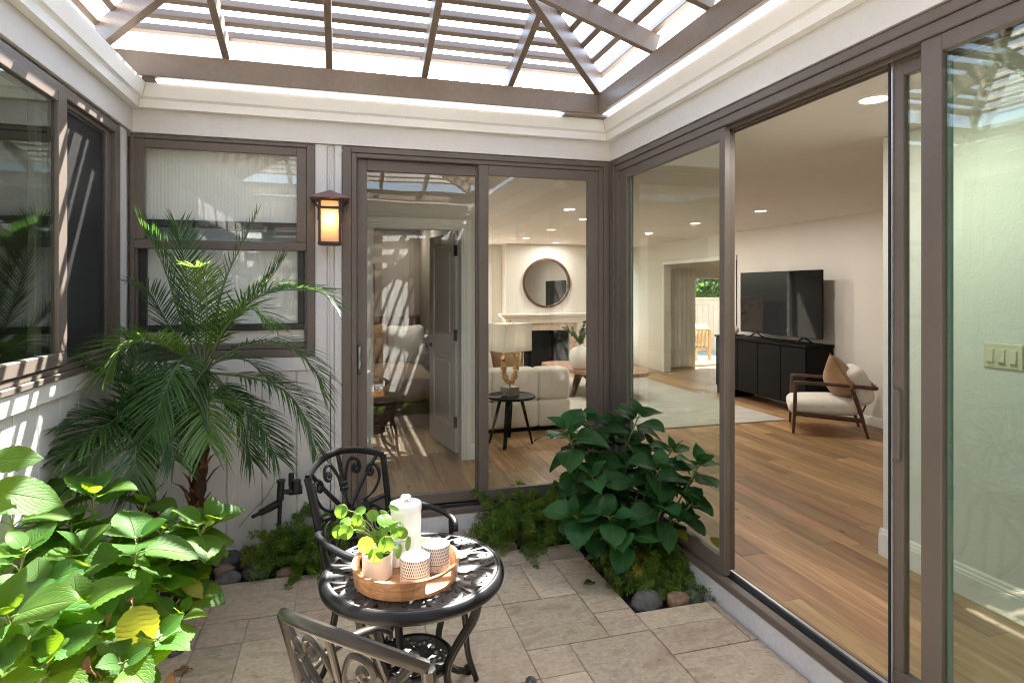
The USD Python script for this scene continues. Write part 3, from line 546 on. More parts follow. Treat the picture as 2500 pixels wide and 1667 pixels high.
f = t.part('open_panel', box(1.935, 1.968, 0.42, 1.766, 0.136, 0.222, 0.003), 'trim')
bars(t, 'y', 0.42, 1.766, 0.2225, 2.434, (0.075, 0.064, 0, 0.066), 1.935, 1.968, names=('stile', 'rail'), under=f)
glass(t, 'y', 0.495, 1.702, 0.222, 2.368, 1.951, 'pane_green', under=f)
t.part('weather_strip', box(1.928, 1.9345, 1.752, 1.758, 0.15, 2.43), 'gasket', under=f); t.part('weather_strip', box(1.928, 1.9345, 1.738, 1.745, 0.15, 2.43), 'track', under=f)
t.part('pull_handle', box(1.912, 1.9345, 1.700, 1.728, 0.99, 1.24, 0.004), 'trim', under=f)
f = t.part('open_panel', box(WR + 0.006, WR + 0.040, 0.36, 1.579, 0.141, 0.226, 0.003), 'trim')
bars(t, 'y', 0.36, 1.579, 0.2265, 2.4315, (0.068, 0.074, 0, 0.056), WR + 0.006, WR + 0.040, names=('stile', 'rail'), under=f)
glass(t, 'y', 0.428, 1.505, 0.226, 2.3755, WR + 0.023, 'pane_green', under=f)
t.part('pane_edge', box(WR + 0.030, WR + 0.042, 1.493, 1.5045, 0.24, 2.36), 'edge_green', under=f)
t.part('pane_edge', box(WR + 0.030, WR + 0.040, 3.745, 3.7595, 0.24, 2.36), 'edge_green')

# ================================================================ INDOORS
rng = random.Random(21)
BXF = 10.67                                            # face of the chimney breast
NW = 11.0                                              # inner face of the far wall
floor_poly = unary_union([sbox(-0.0, 4.11, 5.55, NW), sbox(1.986, -0.6, 2.9, 4.2), sbox(2.9, 2.67, 5.55, 4.2)])
oak = Thing('interior_floor', None, None, kind='structure')
oak.part('underlay', ext(floor_poly, 0.02, FZ - 0.045), 'trim_dark')
widths = [0.125, 0.165, 0.145, 0.19]; x = -0.02; k = 0; boardlist = []
while x < 5.55:
    w = widths[rng.randrange(4)]; y = -0.7 + rng.uniform(-1.0, 0)
    while y < NW:
        L = rng.uniform(0.7, 2.1)
        p = sbox(x, y, x + w, y + L).intersection(floor_poly)
        if not p.is_empty and p.area > 0.004: boardlist.append(p)
        y += L
    x += w
boardlist.sort(key=lambda p: p.centroid.x ** 2 + p.centroid.y ** 2)
rest = []
for k, p in enumerate(boardlist):
    for g in getattr(p, 'geoms', [p]):
        x0, y0, x1, y1 = g.bounds
        m = box(x0 + 0.0006, x1 - 0.0006, y0 + 0.0008, y1 - 0.0008, FZ - 0.02, FZ + rng.uniform(-0.0006, 0), 0.0012)
        if k < 298: oak.part('floor_board', m, 'oak')
        else: rest.append(m)
if rest: oak.part('floor_board_far', cat(rest), 'oak', kind='stuff')
single('floor', ext(unary_union([sbox(-4.0, -1.5, WL - 0.112, 5.2), sbox(-4.0, 5.2, 1.05, 8.7), sbox(WL - 0.112, 4.11, -0.02, 5.2)]), 0.05, FZ - 0.06), 'oak', kind='structure')
single('floor', box(5.551, 9.2, 2.7, NW, FZ - 0.06, FZ - 0.002), 'oak', kind='structure')
court_hole = sbox(WL - 0.10, WS - 0.10, WR + 0.105, WB + 0.105)
single('ceiling', ext(sbox(-4.1, -1.6, 9.3, NW + 0.2).difference(court_hole), 0.06, CZ), 'ceiling_paint', kind='structure')

def wall(name, label, m, mat_='white_wall'):
    t = Thing(name, label, 'wall', (float(np.mean(m[0][:, 0])), float(np.mean(m[0][:, 1])), FZ)); t.part('plaster', m, mat_); return t
def skirting(t, pts, h=0.135, th=0.016):
    for a, b in zip(pts[:-1], pts[1:]):
        a, b = np.array([*a, FZ]), np.array([*b, FZ]); e = norm(b - a); s = np.array([e[1], -e[0], 0]); L = np.linalg.norm(b - a)
        prof = np.array([(0, 0), (th, 0), (th, h * 0.72), (th * 0.8, h * 0.75), (th * 0.95, h * 0.80), (th * 0.5, h * 0.88), (th * 0.62, h * 0.93), (th * 0.2, h), (0, h)]); n = len(prof)
        A = [a + s * p + np.array([0, 0, z]) for p, z in prof]; B = [b + s * p + np.array([0, 0, z]) for p, z in prof]
        f = [[i, n + i, n + (i + 1) % n, (i + 1) % n] for i in range(n)]; v = np.array(A + B)
        caps = [[0, i, i + 1] for i in range(1, n - 1)] + [[n, n + i + 1, n + i] for i in range(1, n - 1)]
        t.part('skirting', (v, np.vstack([quads(f), caps])), 'white_trim')

# wall with the inner doorway, opposite the back sliding door
HW = 5.158
t = wall('hall_wall', 'inner white wall with a cased doorway, seen through the back sliding door',
         cat(box(-4.0, 0.215, HW, HW + 0.12, FZ, CZ), box(1.005, 1.17, HW, HW + 0.12, FZ, CZ), box(0.215, 1.005, HW, HW + 0.12, 2.14, CZ)))
t.part('plaster', box(1.05, 1.17, HW + 0.121, NW, FZ, CZ), 'white_wall')
def casing(t, axis, a0, a1, ztop, face, out, w=0.068):
    d = lambda p, q: (min(face + out * p, face + out * q), max(face + out * p, face + out * q))
    for (u, th) in ((0, 0.012), (0.016, 0.018), (0.040, 0.024)):
        e = d(-0.002, th); ww = w - u
        B = (lambda a, b, z0, z1: box(a, b, *e, z0, z1, 0.003)) if axis == 'x' else (lambda a, b, z0, z1: box(*e, a, b, z0, z1, 0.003))
        t.part('door_casing', cat(B(a0 - w, a0 - u, FZ, ztop + w) if False else B(a0 - w, a0 - u, FZ, ztop), B(a1 + u, a1 + w, FZ, ztop), B(a0 - w, a1 + w, ztop + u + 0.0005, ztop + w)), 'white_trim')
casing(t, 'x', 0.240, 0.985, 2.122, HW, -1, 0.085)
t.part('door_jamb', cat(box(0.215, 0.240, HW - 0.004, HW + 0.126, FZ, 2.12), box(0.985, 1.006, HW - 0.004, HW + 0.126, FZ, 2.12), box(0.24, 0.985, HW - 0.004, HW + 0.126, 2.12, 2.141)), 'white_trim')
skirting(t, [(1.072, HW), (1.17, HW)]); skirting(t, [(1.17, HW - 0.016), (1.17, NW)][::1])
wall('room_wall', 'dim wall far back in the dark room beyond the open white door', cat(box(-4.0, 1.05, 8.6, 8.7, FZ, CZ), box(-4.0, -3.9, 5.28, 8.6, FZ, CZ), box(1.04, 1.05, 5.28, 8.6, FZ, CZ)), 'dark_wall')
# open panelled door, swung into the dark room
P0, P1 = np.array([0.985, 5.346, FZ]), np.array([0.855, 6.069, FZ])
e = norm(P1 - P0); s = np.cross([0, 0, 1.0], e); DWd = 0.745
t = Thing('panel_door', 'white two panel door standing open into the dark room', 'door', tuple(P0))
def dpart(name, m, mat_='door_paint', label=None, smooth=False): return t.part(name, frame_xf(m, P0, e, s, (0, 0, 1)), mat_, smooth, label)
dpart('stile', box(0, 0.115, -0.0175, 0.0175, 0.012, 2.0, 0.002)); dpart('stile', box(DWd - 0.115, DWd, -0.0175, 0.0175, 0.012, 2.0, 0.002))
for z0, z1 in ((0.012, 0.235), (0.86, 1.03), (1.885, 2.0)): dpart('rail', box(0.1152, DWd - 0.1152, -0.0175, 0.0175, z0, z1, 0.002))
for z0, z1 in ((0.235, 0.86), (1.03, 1.885)):
    dpart('panel', cat(box(0.11, DWd - 0.11, -0.006, 0.006, z0 - 0.004, z1 + 0.004), box(0.165, DWd - 0.165, -0.014, 0.014, z0 + 0.05, z1 - 0.05, 0.008)))
    for sd in (-1, 1):
        y0, y1 = (0.006, 0.015) if sd > 0 else (-0.015, -0.006)
        dpart('moulding', cat(box(0.1155, 0.132, y0, y1, z0, z1, 0.003), box(DWd - 0.132, DWd - 0.1155, y0, y1, z0, z1, 0.003), box(0.1325, DWd - 0.1325, y0, y1, z0, z0 + 0.016, 0.003), box(0.1325, DWd - 0.1325, y0, y1, z1 - 0.016, z1, 0.003)))
for z in (0.24, 1.02, 1.78): dpart('hinge', box(-0.022, 0.010, 0.008, 0.030, z, z + 0.10, 0.002), 'black_iron')
kn = xf(rev([(0, 0.06), (0.022, 0.058), (0.029, 0.046), (0.024, 0.032), (0.011, 0.024), (0.011, 0.006), (0.028, 0.004), (0.028, 0.0)], 20), rx=-math.pi / 2)
dpart('door_knob', xf(kn, (DWd - 0.06, 0.0175, 0.93)), 'black_iron', smooth=True); dpart('door_knob', xf((kn[0] * [1, -1, 1], kn[1][:, ::-1]), (DWd - 0.06, -0.0175, 0.93)), 'black_iron', smooth=True)

t = Thing('bed', 'bed with a dark headboard in the dim room beyond the white door', 'bed', (0.0, 7.6, FZ))
t.part('frame', box(-0.95, 1.0, 6.5, 8.55, FZ, 0.40, 0.02), 'walnut'); t.part('headboard', box(-0.95, 1.03, 8.5, 8.58, FZ, 1.25, 0.02), 'walnut'); t.part('mattress', xf(cushion(1.9, 1.95, 0.3, 0.08, 8, 0.02), (0.02, 7.5, 0.52)), 'tan', True)
for x, y, s_, m_, lab in ((0.30, 7.75, 0.52, 'tan', 'large tan pillow standing at the left on the bed in the dim room'), (0.78, 7.8, 0.50, 'curtain', 'grey pillow standing at the right on the bed in the dim room')):
    single('pillow', xf(cushion(s_, s_, 0.2, 0.1, 10, 0.06, 0.5), (x, y, 0.66 + s_ * 0.48), rx=1.25, rz=0.2), m_, lab, 'pillow', smooth=True)
t = Thing('framed_picture', 'framed picture on the dim wall beyond the white door', 'picture', (0.12, 8.59, 1.6)); t.part('frame', box(-0.18, 0.42, 8.57, 8.598, 1.45, 1.95, 0.004), 'walnut'); t.part('print', box(-0.14, 0.38, 8.566, 8.5695, 1.49, 1.91), 'cream')

# chimney breast, far wall
t = wall('chimney_breast', 'pale chimney breast above the fireplace behind the white sofa', cat(box(2.87, 3.22, BXF, NW - 0.002, FZ, CZ), box(4.09, 4.46, BXF, NW - 0.002, FZ, CZ), box(3.22, 4.09, BXF, NW - 0.002, 0.84, CZ), box(3.22, 4.09, BXF + 0.3, NW - 0.002, FZ, 0.84)))
t = wall('far_wall', 'far living room wall with narrow windows on both sides of the chimney', cat(box(1.17, 1.24, NW, NW + 0.12, FZ, CZ), box(2.62, 5.02, NW, NW + 0.12, FZ, CZ), box(5.52, 5.7, NW, NW + 0.12, FZ, CZ), box(1.24, 2.62, NW, NW + 0.12, 2.03, CZ), box(1.24, 2.62, NW, NW + 0.12, FZ, 0.55), box(5.02, 5.52, NW, NW + 0.12, 2.0, CZ), box(5.02, 5.52, NW, NW + 0.12, FZ, 0.40)))
bars(t, 'x', 1.18, 2.68, 0.49, 2.09, (0.06, 0.06, 0.06, 0.06), NW - 0.02, NW + 0.03, 'white_trim', names=('window_casing', 'window_casing')); bars(t, 'x', 4.96, 5.545, 0.34, 2.06, (0.06, 0.025, 0.06, 0.06), NW - 0.02, NW + 0.03, 'white_trim', names=('window_casing', 'window_casing'))
glass(t, 'x', 1.24, 2.62, 0.55, 2.03, NW + 0.06); glass(t, 'x', 5.02, 5.52, 0.40, 2.0, NW + 0.06)
fp = Thing('fireplace', 'white mantel fireplace with veined marble surround and black firebox', 'fireplace', (3.65, BXF, FZ))
fp.part('mantel_shelf', cat(box(2.72, 4.58, BXF - 0.21, BXF, 1.125, 1.165, 0.006), box(2.75, 4.55, BXF - 0.18, BXF, 1.095, 1.1245, 0.01), box(2.79, 4.51, BXF - 0.14, BXF, 1.06, 1.0945, 0.012)), 'white_trim')
fp.part('frieze', box(2.84, 4.46, BXF - 0.10, BXF, 0.98, 1.0595, 0.004), 'white_trim')
fp.part('pilaster', box(2.84, 3.06, BXF - 0.10, BXF, FZ, 0.9795, 0.004), 'white_trim'); fp.part('pilaster', box(4.24, 4.46, BXF - 0.10, BXF, FZ, 0.9795, 0.004), 'white_trim')
fp.part('marble_surround', cat(box(3.061, 4.239, BXF - 0.06, BXF - 0.001, 0.842, 0.979, 0.002), box(3.061, 3.20, BXF - 0.06, BXF - 0.001, FZ, 0.8415, 0.002), box(4.10, 4.239, BXF - 0.06, BXF - 0.001, FZ, 0.8415, 0.002)), 'marble')
fp.part('firebox', cat(box(3.2, 4.1, BXF + 0.25, BXF + 0.28, FZ, 0.84), box(3.21, 4.09, BXF - 0.02, BXF - 0.012, FZ, 0.84)), 'tv_black')
t = Thing('round_mirror', 'round mirror in a thin wooden ring above the mantel', 'mirror', (3.655, BXF, 1.722))
rim = rev([(0.425, 0.0), (0.463, 0.0), (0.463, 0.045), (0.425, 0.045), (0.425, 0.012)], 64, True)
t.part('frame', xf(rim, (3.655, BXF - 0.001, 1.722), rx=math.pi / 2), 'walnut', 40)
M['mirror'] = usdkit.material(stage, '/World/Looks/mirror', {'p': ('principled_bsdf', {'base_color': (0.9, 0.9, 0.9), 'metallic': 1.0, 'roughness': 0.01})}, [], surface='p.BSDF')
t.part('mirror_glass', xf(rev([(0.0, 0.014), (0.428, 0.014), (0.428, 0.004)], 64), (3.655, BXF - 0.001, 1.722), rx=math.pi / 2), 'mirror')

# wall with the television, the wide opening beside it, the dining room beyond
t = wall('television_wall', 'white wall carrying the television, ending at a wide opening', cat(box(5.55, 5.70, 2.66, 7.60, FZ, CZ), box(5.55, 5.70, 9.71, NW + 0.12, FZ, CZ), box(5.55, 5.70, 7.60, 9.71, 2.06, CZ)))
casing(t, 'y', 7.66, 9.66, 2.045, 5.55, -1, 0.06)
skirting(t, [(5.55, 7.58), (5.55, 2.73)], 0.10)
wall('dining_wall', 'beige walls of the dining room beyond the opening', cat(box(5.70, 6.50, 10.2, 10.32, FZ, CZ), box(8.6, 9.3, 10.2, 10.32, FZ, CZ), box(6.50, 8.6, 10.2, 10.32, 1.86, CZ), box(9.2, 9.3, 2.6, 10.2, FZ, CZ), box(5.7, 9.2, 5.9, 6.0, FZ, CZ)), 'white_wall')
t = Thing('sliding_door', 'white framed garden door at the back of the dining room', 'glass door', (7.5, 10.2, FZ))
bars(t, 'x', 6.50, 8.60, FZ, 1.86, (0.03, 0.05, 0.05, 0.05), 10.21, 10.29, 'white_trim'); bars(t, 'x', 7.5, 7.58, FZ + 0.05, 1.81, (0.08, 0, 0, 0), 10.23, 10.27, 'white_trim'); glass(t, 'x', 6.53, 8.55, FZ + 0.05, 1.81, 10.26)
single('valance', box(6.45, 8.65, 10.10, 10.195, 1.80, 1.93, 0.004), 'curtain', 'beige blind headrail over the garden door', 'blind')
n = 40; xs = np.linspace(5.80, 6.49, n); ys = 10.13 + 0.022 * np.sin(np.arange(n) * 1.15)
v = np.vstack([np.stack([xs, ys, np.full(n, FZ + 0.02)], 1), np.stack([xs, ys, np.full(n, 1.99)], 1)]); v = np.vstack([v, v + [0, 0.004, 0]]); q = [[i, i + 1, n + i + 1, n + i] for i in range(n - 1)]; q += [[2 * n + b for b in a[::-1]] for a in q]
single('curtain', (v, quads(q)), 'curtain', 'drawn beige curtain beside the garden door', 'curtain', smooth=True)
# corridor wall on the right, seen through the glass
t = wall('corridor_wall', 'textured white wall behind the glass panels on the right', box(2.9, 5.549, -1.5, 2.675, FZ, CZ), 'peel_wall')
skirting(t, [(2.9, 2.691), (2.9, -0.6)], 0.15, 0.017); skirting(t, [(5.55, 2.675), (2.884, 2.675)], 0.15, 0.017)
wall('outer_wall', 'plain outer walls on the hidden sides of the house', cat(box(-4.1, -4.0, -1.6, NW + 0.2, -0.2, CZ), box(-4.1, 2.9, -1.6, -1.5, -0.2, CZ), box(-4.0, 1.17, NW, NW + 0.12, -0.2, CZ), box(9.2, 9.3, -1.6, 2.6, -0.2, CZ), box(1.986, 2.9, -0.66, -0.60, FZ, CZ)))  # out of view, keeps daylight out of the rooms
sw = [atx(2402, 835, 2.9), atx(2500, 905, 2.9)]
yb, zt, zb = sw[0][1], sw[0][2], sw[0][2] - 0.115
t = Thing('switch_plate', 'ivory three gang switch plate on the wall behind the right hand glass', 'light switch', (2.9, yb - 0.085, zb))
t.part('plate', box(2.893, 2.9005, yb - 0.172, yb, zb, zt, 0.004), 'ivory_plate')
for i, c in enumerate((0.036, 0.086, 0.136)):
    t.part('surround', box(2.8905, 2.8935, yb - c - 0.017, yb - c + 0.017, zb + 0.024, zt - 0.024, 0.001), 'ivory_plate'); t.part('rocker', xf(box(-0.004, 0.004, -0.0135, 0.0135, -0.029, 0.029, 0.001), (2.8895, yb - c, (zb + zt) / 2), ry=0.07), 'ivory_plate')
    for z in (zb + 0.010, zt - 0.010): t.part('screw', xf(rev([(0, 0.0025), (0.003, 0.0015), (0.003, 0)], 8), (2.8935, yb - c, z), ry=-math.pi / 2), 'ivory_plate')
for (x, y, z, lab) in ((5.74, 9.9, 0.42, 'small wall socket low on the wall by the opening'), (5.54, 10.3, 0.42, 'small wall socket low on the short wall left of the opening')):
    pass

# ---- furniture of the living room
t = Thing('sofa', 'cream tufted fabric sofa with its square arm towards the glass door', 'sofa', (1.8, 7.2, FZ))
ax0, ax1 = 1.235, 2.325
for (z0, z1) in ((0.165, 0.445), (0.445, 0.765)):
    for (a, b) in ((ax0, 1.47), (1.47, 1.972), (1.972, ax1)):
        c = cushion(b - a + 0.004, z1 - z0 + 0.004, 0.30, 0.05 if z1 > 0.5 and b == ax1 else 0.03, 8, 0.02)
        t.part('arm_panel', xf(c, ((a + b) / 2, 6.14, (z0 + z1) / 2), rx=math.pi / 2), 'cream', True)
t.part('plinth', box(ax0 + 0.03, ax1 - 0.04, 6.03, 8.6, FZ, 0.166), 'black_wood')
for y0, y1 in ((6.29, 7.4), (7.4, 8.5)): t.part('seat_cushion', xf(cushion(0.95, y1 - y0, 0.34, 0.06, 8, 0.02), (1.85, (y0 + y1) / 2, 0.335)), 'cream', True)
t.part('backrest', xf(cushion(0.24, 2.5, 0.62, 0.06, 8), (1.355, 7.3, 0.47)), 'cream', True)
t.part('arm', xf(cushion(1.09, 0.28, 0.60, 0.05, 8), (1.78, 8.6, 0.465)), 'cream', True)
single('back_cushion', xf(cushion(0.22, 0.62, 0.46, 0.10, 10, 0.02), (1.47, 6.62, 0.73), ry=-0.16), 'cream', 'cream back cushion on the sofa, behind the lampshade', 'cushion', smooth=True)
pil = Thing('throw_pillow', 'tan fringed pillow leaning on the sofa behind the table lamp', 'pillow', (1.78, 6.5, 0.5))
pil.part('pillow', xf(cushion(0.48, 0.48, 0.2, 0.10, 12, 0.05, 0.55), (1.72, 6.52, 0.735), rx=1.35, rz=0.28), 'tan', True)
fr = [xf(box(-0.012, 0.012, -0.003, 0.003, 0, 0.022), (1.955 + 0.004 * math.sin(z * 40), 6.56 - 0.05 * abs(z - 0.73), z), rz=rng.uniform(-0.6, 0.6), ry=rng.uniform(-0.4, 0.4)) for z in np.linspace(0.52, 0.94, 30)]
pil.part('fringe', cat(fr), 'tan')
tc = np.array([1.553, 5.585]); tz = 0.585
t = Thing('side_table', 'round black side table on splayed legs beside the sofa', 'side table', (tc[0], tc[1], FZ))
t.part('table_top', xf(rev([(0, 0), (0.222, 0), (0.236, 0.008), (0.238, 0.018), (0.232, 0.026), (0, 0.026)], 48), (tc[0], tc[1], tz - 0.026)), 'black_wood', 40)
for a in (1.430, 5.362), (1.749, 5.519), (1.601, 5.824), (1.36, 5.66):
    a = np.array(a); d = norm(a - tc); p0 = np.array([*(tc + d * 0.10), tz - 0.027]); p1 = np.array([*a, FZ])
    t.part('leg', tube([p0, p1], [0.030, 0.017], 8, flat=0.6, up=(0, 0, 1)), 'black_wood')
t = Thing('table_lamp', 'table lamp with square white shade on a ring of gold cubes', 'lamp', (tc[0], tc[1] - 0.02, tz))
lx, ly = 1.535, 5.56
t.part('base', xf(box(-0.066, 0.066, -0.066, 0.066, 0, 0.085, 0.003), (lx, ly, tz + 0.001), rz=0.38), 'pewter')
t.part('stem', xf(rev([(0.009, 0.0), (0.009, 0.05)], 12), (lx, ly, tz + 0.085)), 'pewter')
for k in range(22):
    a = 2 * math.pi * k / 22; sz = 0.017 + 0.005 * (k % 2)
    t.part('gold_cube', xf(box(-sz, sz, -sz, sz, -sz, sz, 0.001), (lx + 0.062 * math.sin(a), ly, 0.875 - 0.165 * math.cos(a)), rz=rng.uniform(0, 0.6), ry=-a + rng.uniform(-0.35, 0.35)), 'gold')
sh = []
for (p, q) in (((-1, -1), (1, -1)), ((1, -1), (1, 1)), ((1, 1), (-1, 1)), ((-1, 1), (-1, -1))):
    (a, b), (c, d) = p, q; hw, hd = 0.165, 0.13
    sh.append(box(min(a, c) * hw - 0.001 * (a == c), max(a, c) * hw + 0.001 * (a == c), min(b, d) * hd - 0.001 * (b == d), max(b, d) * hd + 0.001 * (b == d), 0, 0.262))
t.part('shade', xf(cat(sh), (lx, ly, 1.015), rz=0.42), 'lampshade')
t.part('finial', xf(box(-0.012, 0.012, -0.012, 0.012, 0, 0.03, 0.002), (lx, ly, 1.283)), 'gold'); t.part('harp', tube([(lx, ly, 1.04), (lx, ly, 1.285)], 0.004, 6), 'gold')
unseen_bulb = UsdLux.SphereLight.Define(stage, t.path + '/bulb'); unseen_bulb.CreateRadiusAttr(0.03); unseen_bulb.CreateIntensityAttr(5.0); unseen_bulb.CreateColorAttr(Gf.Vec3f(1.0, 0.94, 0.86)); unseen_bulb.AddTranslateOp().Set(Gf.Vec3d(*map(float, np.array([lx, ly, 1.15]) - t.loc)))  # bulb out of view inside the shade, placed to brighten it
t.part('cord', tube(spline([(lx - 0.06, ly - 0.03, tz + 0.02), (lx - 0.13, ly - 0.06, tz + 0.004), (lx - 0.21, ly - 0.02, tz + 0.003)], 10), 0.004, 6), 'white_trim')
t = Thing('coffee_table', 'low wooden coffee table with an irregular slab top', 'coffee table', (3.4, 7.9, FZ))
slab = Polygon(spline([(2.84, 8.5), (2.93, 7.95), (3.22, 7.36), (3.62, 7.12), (3.93, 7.25), (4.02, 7.75), (3.8, 8.35), (3.3, 8.72), (2.95, 8.72), (2.84, 8.5)], 60)).buffer(0)
t.part('slab', ext(slab, 0.05, 0.45), 'table_wood')
for (a, b, c, d) in ((3.2, 7.9, 3.0, 7.7), (3.6, 7.6, 3.75, 7.4), (3.5, 8.2, 3.55, 8.45), (3.25, 7.85, 3.5, 7.65)): t.part('leg', tube([(a, b, 0.45), (c, d, FZ)], [0.06, 0.035], 8), 'walnut')
vp = np.array([3.17, 7.80, 0.501])
t = Thing('vase', 'round white ceramic vase on the coffee table', 'vase', tuple(vp))
t.part('body', xf(rev([(0, 0), (0.085, 0), (0.11, 0.02), (0.152, 0.12), (0.158, 0.18), (0.14, 0.25), (0.09, 0.295), (0.04, 0.31), (0.032, 0.335), (0.036, 0.34), (0.026, 0.34), (0.02, 0.3)], 40), vp), 'vase_white', True)
t = Thing('branches', 'small leafy eucalyptus branches standing in the white vase', 'branches', tuple(vp + [0, 0, 0.33]))
lv = []
for k in range(11):
    a = rng.uniform(0, 6.28); r = rng.uniform(0.05, 0.26); h = rng.uniform(0.16, 0.40)
    p = spline([vp + [0, 0, 0.30], vp + [0.3 * r * math.cos(a), 0.3 * r * math.sin(a), 0.30 + 0.5 * h], vp + [r * math.cos(a), r * math.sin(a), 0.32 + h]], 12)
    t.part('twig', tube(p, 0.003, 4), 'stem_brown')
    for c in p[4:]:
        for w in range(4):
            lv.append(xf(box(-0.016, 0.016, -0.011, 0.011, 0, 0.001), c + np.array([rng.uniform(-0.02, 0.02) for _ in range(3)]), rng.uniform(0, 6), rng.uniform(-1, 1), rng.uniform(-1, 1)))
t.part('leaves', cat(lv), 'tree_leaf')
single('rug', box(2.35, 4.825, 5.722, 9.4, FZ + 0.0005, FZ + 0.014, 0.004), 'rug', 'pale woven rug on the oak floor in front of the sofa', 'rug')
t = Thing('television', 'large black flat television standing on the black cabinet', 'television', (5.33, 6.47, 0.955))
t.part('screen', box(5.318, 5.352, 5.732, 7.208, 1.022, 1.832, 0.003), 'tv_black'); t.part('back_shell', box(5.352, 5.39, 5.9, 7.05, 1.06, 1.6, 0.01), 'black_plastic')
for y in (6.03, 6.90): t.part('foot', cat(tube([(5.335, y, 1.03), (5.20, y - 0.02, 0.957)], 0.010, 6), tube([(5.335, y, 1.03), (5.44, y - 0.02, 0.957)], 0.010, 6)), 'black_plastic')
t = Thing('tv_cabinet', 'long black cabinet under the television', 'cabinet', (5.33, 6.6, FZ))
t.part('top', box(5.135, 5.54, 5.765, 7.55, 0.925, 0.952, 0.004), 'black_wood'); t.part('body', box(5.165, 5.535, 5.785, 7.535, 0.235, 0.9245), 'black_wood')
for y0, y1 in ((5.79, 6.2), (6.21, 6.62), (6.63, 7.04), (7.05, 7.53)): t.part('cabinet_door', box(5.148, 5.164, y0, y1, 0.24, 0.915, 0.003), 'black_wood')
for y0, y1 in ((5.80, 5.98), (7.18, 7.53)): t.part('foot', box(5.165, 5.53, y0, y1, FZ, 0.2345, 0.004), 'black_wood')
t = Thing('decor_bowl', 'small pale bowl at the left end of the black cabinet', 'bowl', (5.35, 7.42, 0.953)); t.part('bowl', xf(rev([(0.0, 0.0), (0.05, 0.0), (0.10, 0.05), (0.09, 0.10), (0.06, 0.13), (0.0, 0.135)], 24), (5.35, 7.44, 0.953)), 'vase_white', True); t.part('tray', xf(rev([(0, 0), (0.14, 0), (0.15, 0.008), (0, 0.004)], 24), (5.35, 7.40, 0.9525)), 'black_wood')
# armchair
fm, rm = np.array([4.649, 5.4315]), np.array([5.174, 5.0315])
f = norm(np.append(fm - rm, 0)); l = np.cross([0, 0, 1.0], f); o = np.array([*((fm + rm) / 2), FZ])
t = Thing('armchair', 'low armchair with walnut frame and cream cushions beside the cabinet', 'armchair', tuple(o))
def ap(name, m, mat_, smooth=False): t.part(name, frame_xf(m, o, f, l, (0, 0, 1)), mat_, smooth)
W2 = 0.29
for sd in (-1, 1):
    w = sd * W2
    ap('leg', tube([(0.33, w, 0.0), (0.315, w, 0.3), (0.31, w, 0.515)], [0.013, 0.019, 0.018], 10), 'walnut', 40)
    ap('leg', tube([(-0.345, w, 0.0), (-0.27, w, 0.28), (-0.20, w, 0.50)], [0.013, 0.021, 0.020], 10), 'walnut', 40)
    ap('armrest', tube(spline([(0.31, w, 0.505), (0.295, w, 0.525), (0.10, w, 0.523), (-0.15, w, 0.515), (-0.42, w, 0.503)], 18), [0.018] * 14 + [0.02] * 4, 10), 'walnut', 40)
    ap('side_rail', tube([(0.32, w * 0.985, 0.205), (-0.29, w * 0.985, 0.175)], 0.021, 6, flat=1.2), 'walnut')
ap('cross_rail', tube([(0.315, -W2, 0.20), (0.315, W2, 0.20)], 0.018, 6), 'walnut'); ap('cross_rail', tube([(-0.42, -W2, 0.503), (-0.42, W2, 0.503)], 0.016, 8), 'walnut')
for w in (-0.15, 0, 0.15): ap('back_slat', tube([(-0.30, w, 0.2), (-0.43, w, 0.52)], 0.008, 6), 'walnut')
ap('seat_cushion', xf(cushion(0.68, 0.54, 0.15, 0.065, 12, 0.03), (0.035, 0, 0.275), ry=0.045), 'cream', True)
ap('back_cushion', xf(cushion(0.38, 0.52, 0.17, 0.07, 12, 0.035), (-0.285, 0, 0.50), ry=math.radians(110)), 'cream', True)
pil = Thing('throw_pillow', 'tan fringed square pillow on the walnut armchair', 'pillow', tuple(o + [0, 0, 0.36]))
for k, (dx, dy, tilt, yawp) in enumerate(((-0.12, 0.05, 112, 0.25),)):
    m = xf(cushion(0.42, 0.42, 0.17, 0.08, 14, 0.055, 0.6), (0, 0, 0), rz=math.radians(45 - 12)); m = xf(m, (dx, dy, 0.545), ry=math.radians(tilt), rz=yawp)
    pil.part('pillow', frame_xf(m, o, f, l, (0, 0, 1)), 'tan', True)
edge = []
for k in range(4):
    a, b = [(-0.215, -0.215), (0.215, -0.215), (0.215, 0.215), (-0.215, 0.215)][k], [(0.215, -0.215), (0.215, 0.215), (-0.215, 0.215), (-0.215, -0.215)][k]
    for s_ in np.linspace(0.03, 0.97, 26): edge.append(xf(box(-0.009, 0.009, -0.002, 0.002, -0.004, 0.004), (a[0] + (b[0] - a[0]) * s_, a[1] + (b[1] - a[1]) * s_, 0), rz=rng.uniform(-0.7, 0.7) + (0 if k % 2 else 1.57), ry=rng.uniform(-0.4, 0.4)))
m = xf(cat(edge), rz=math.radians(33)); m = xf(m, (-0.12, 0.05, 0.545), ry=math.radians(112), rz=0.25); pil.part('fringe', frame_xf(m, o, f, l, (0, 0, 1)), 'tan')

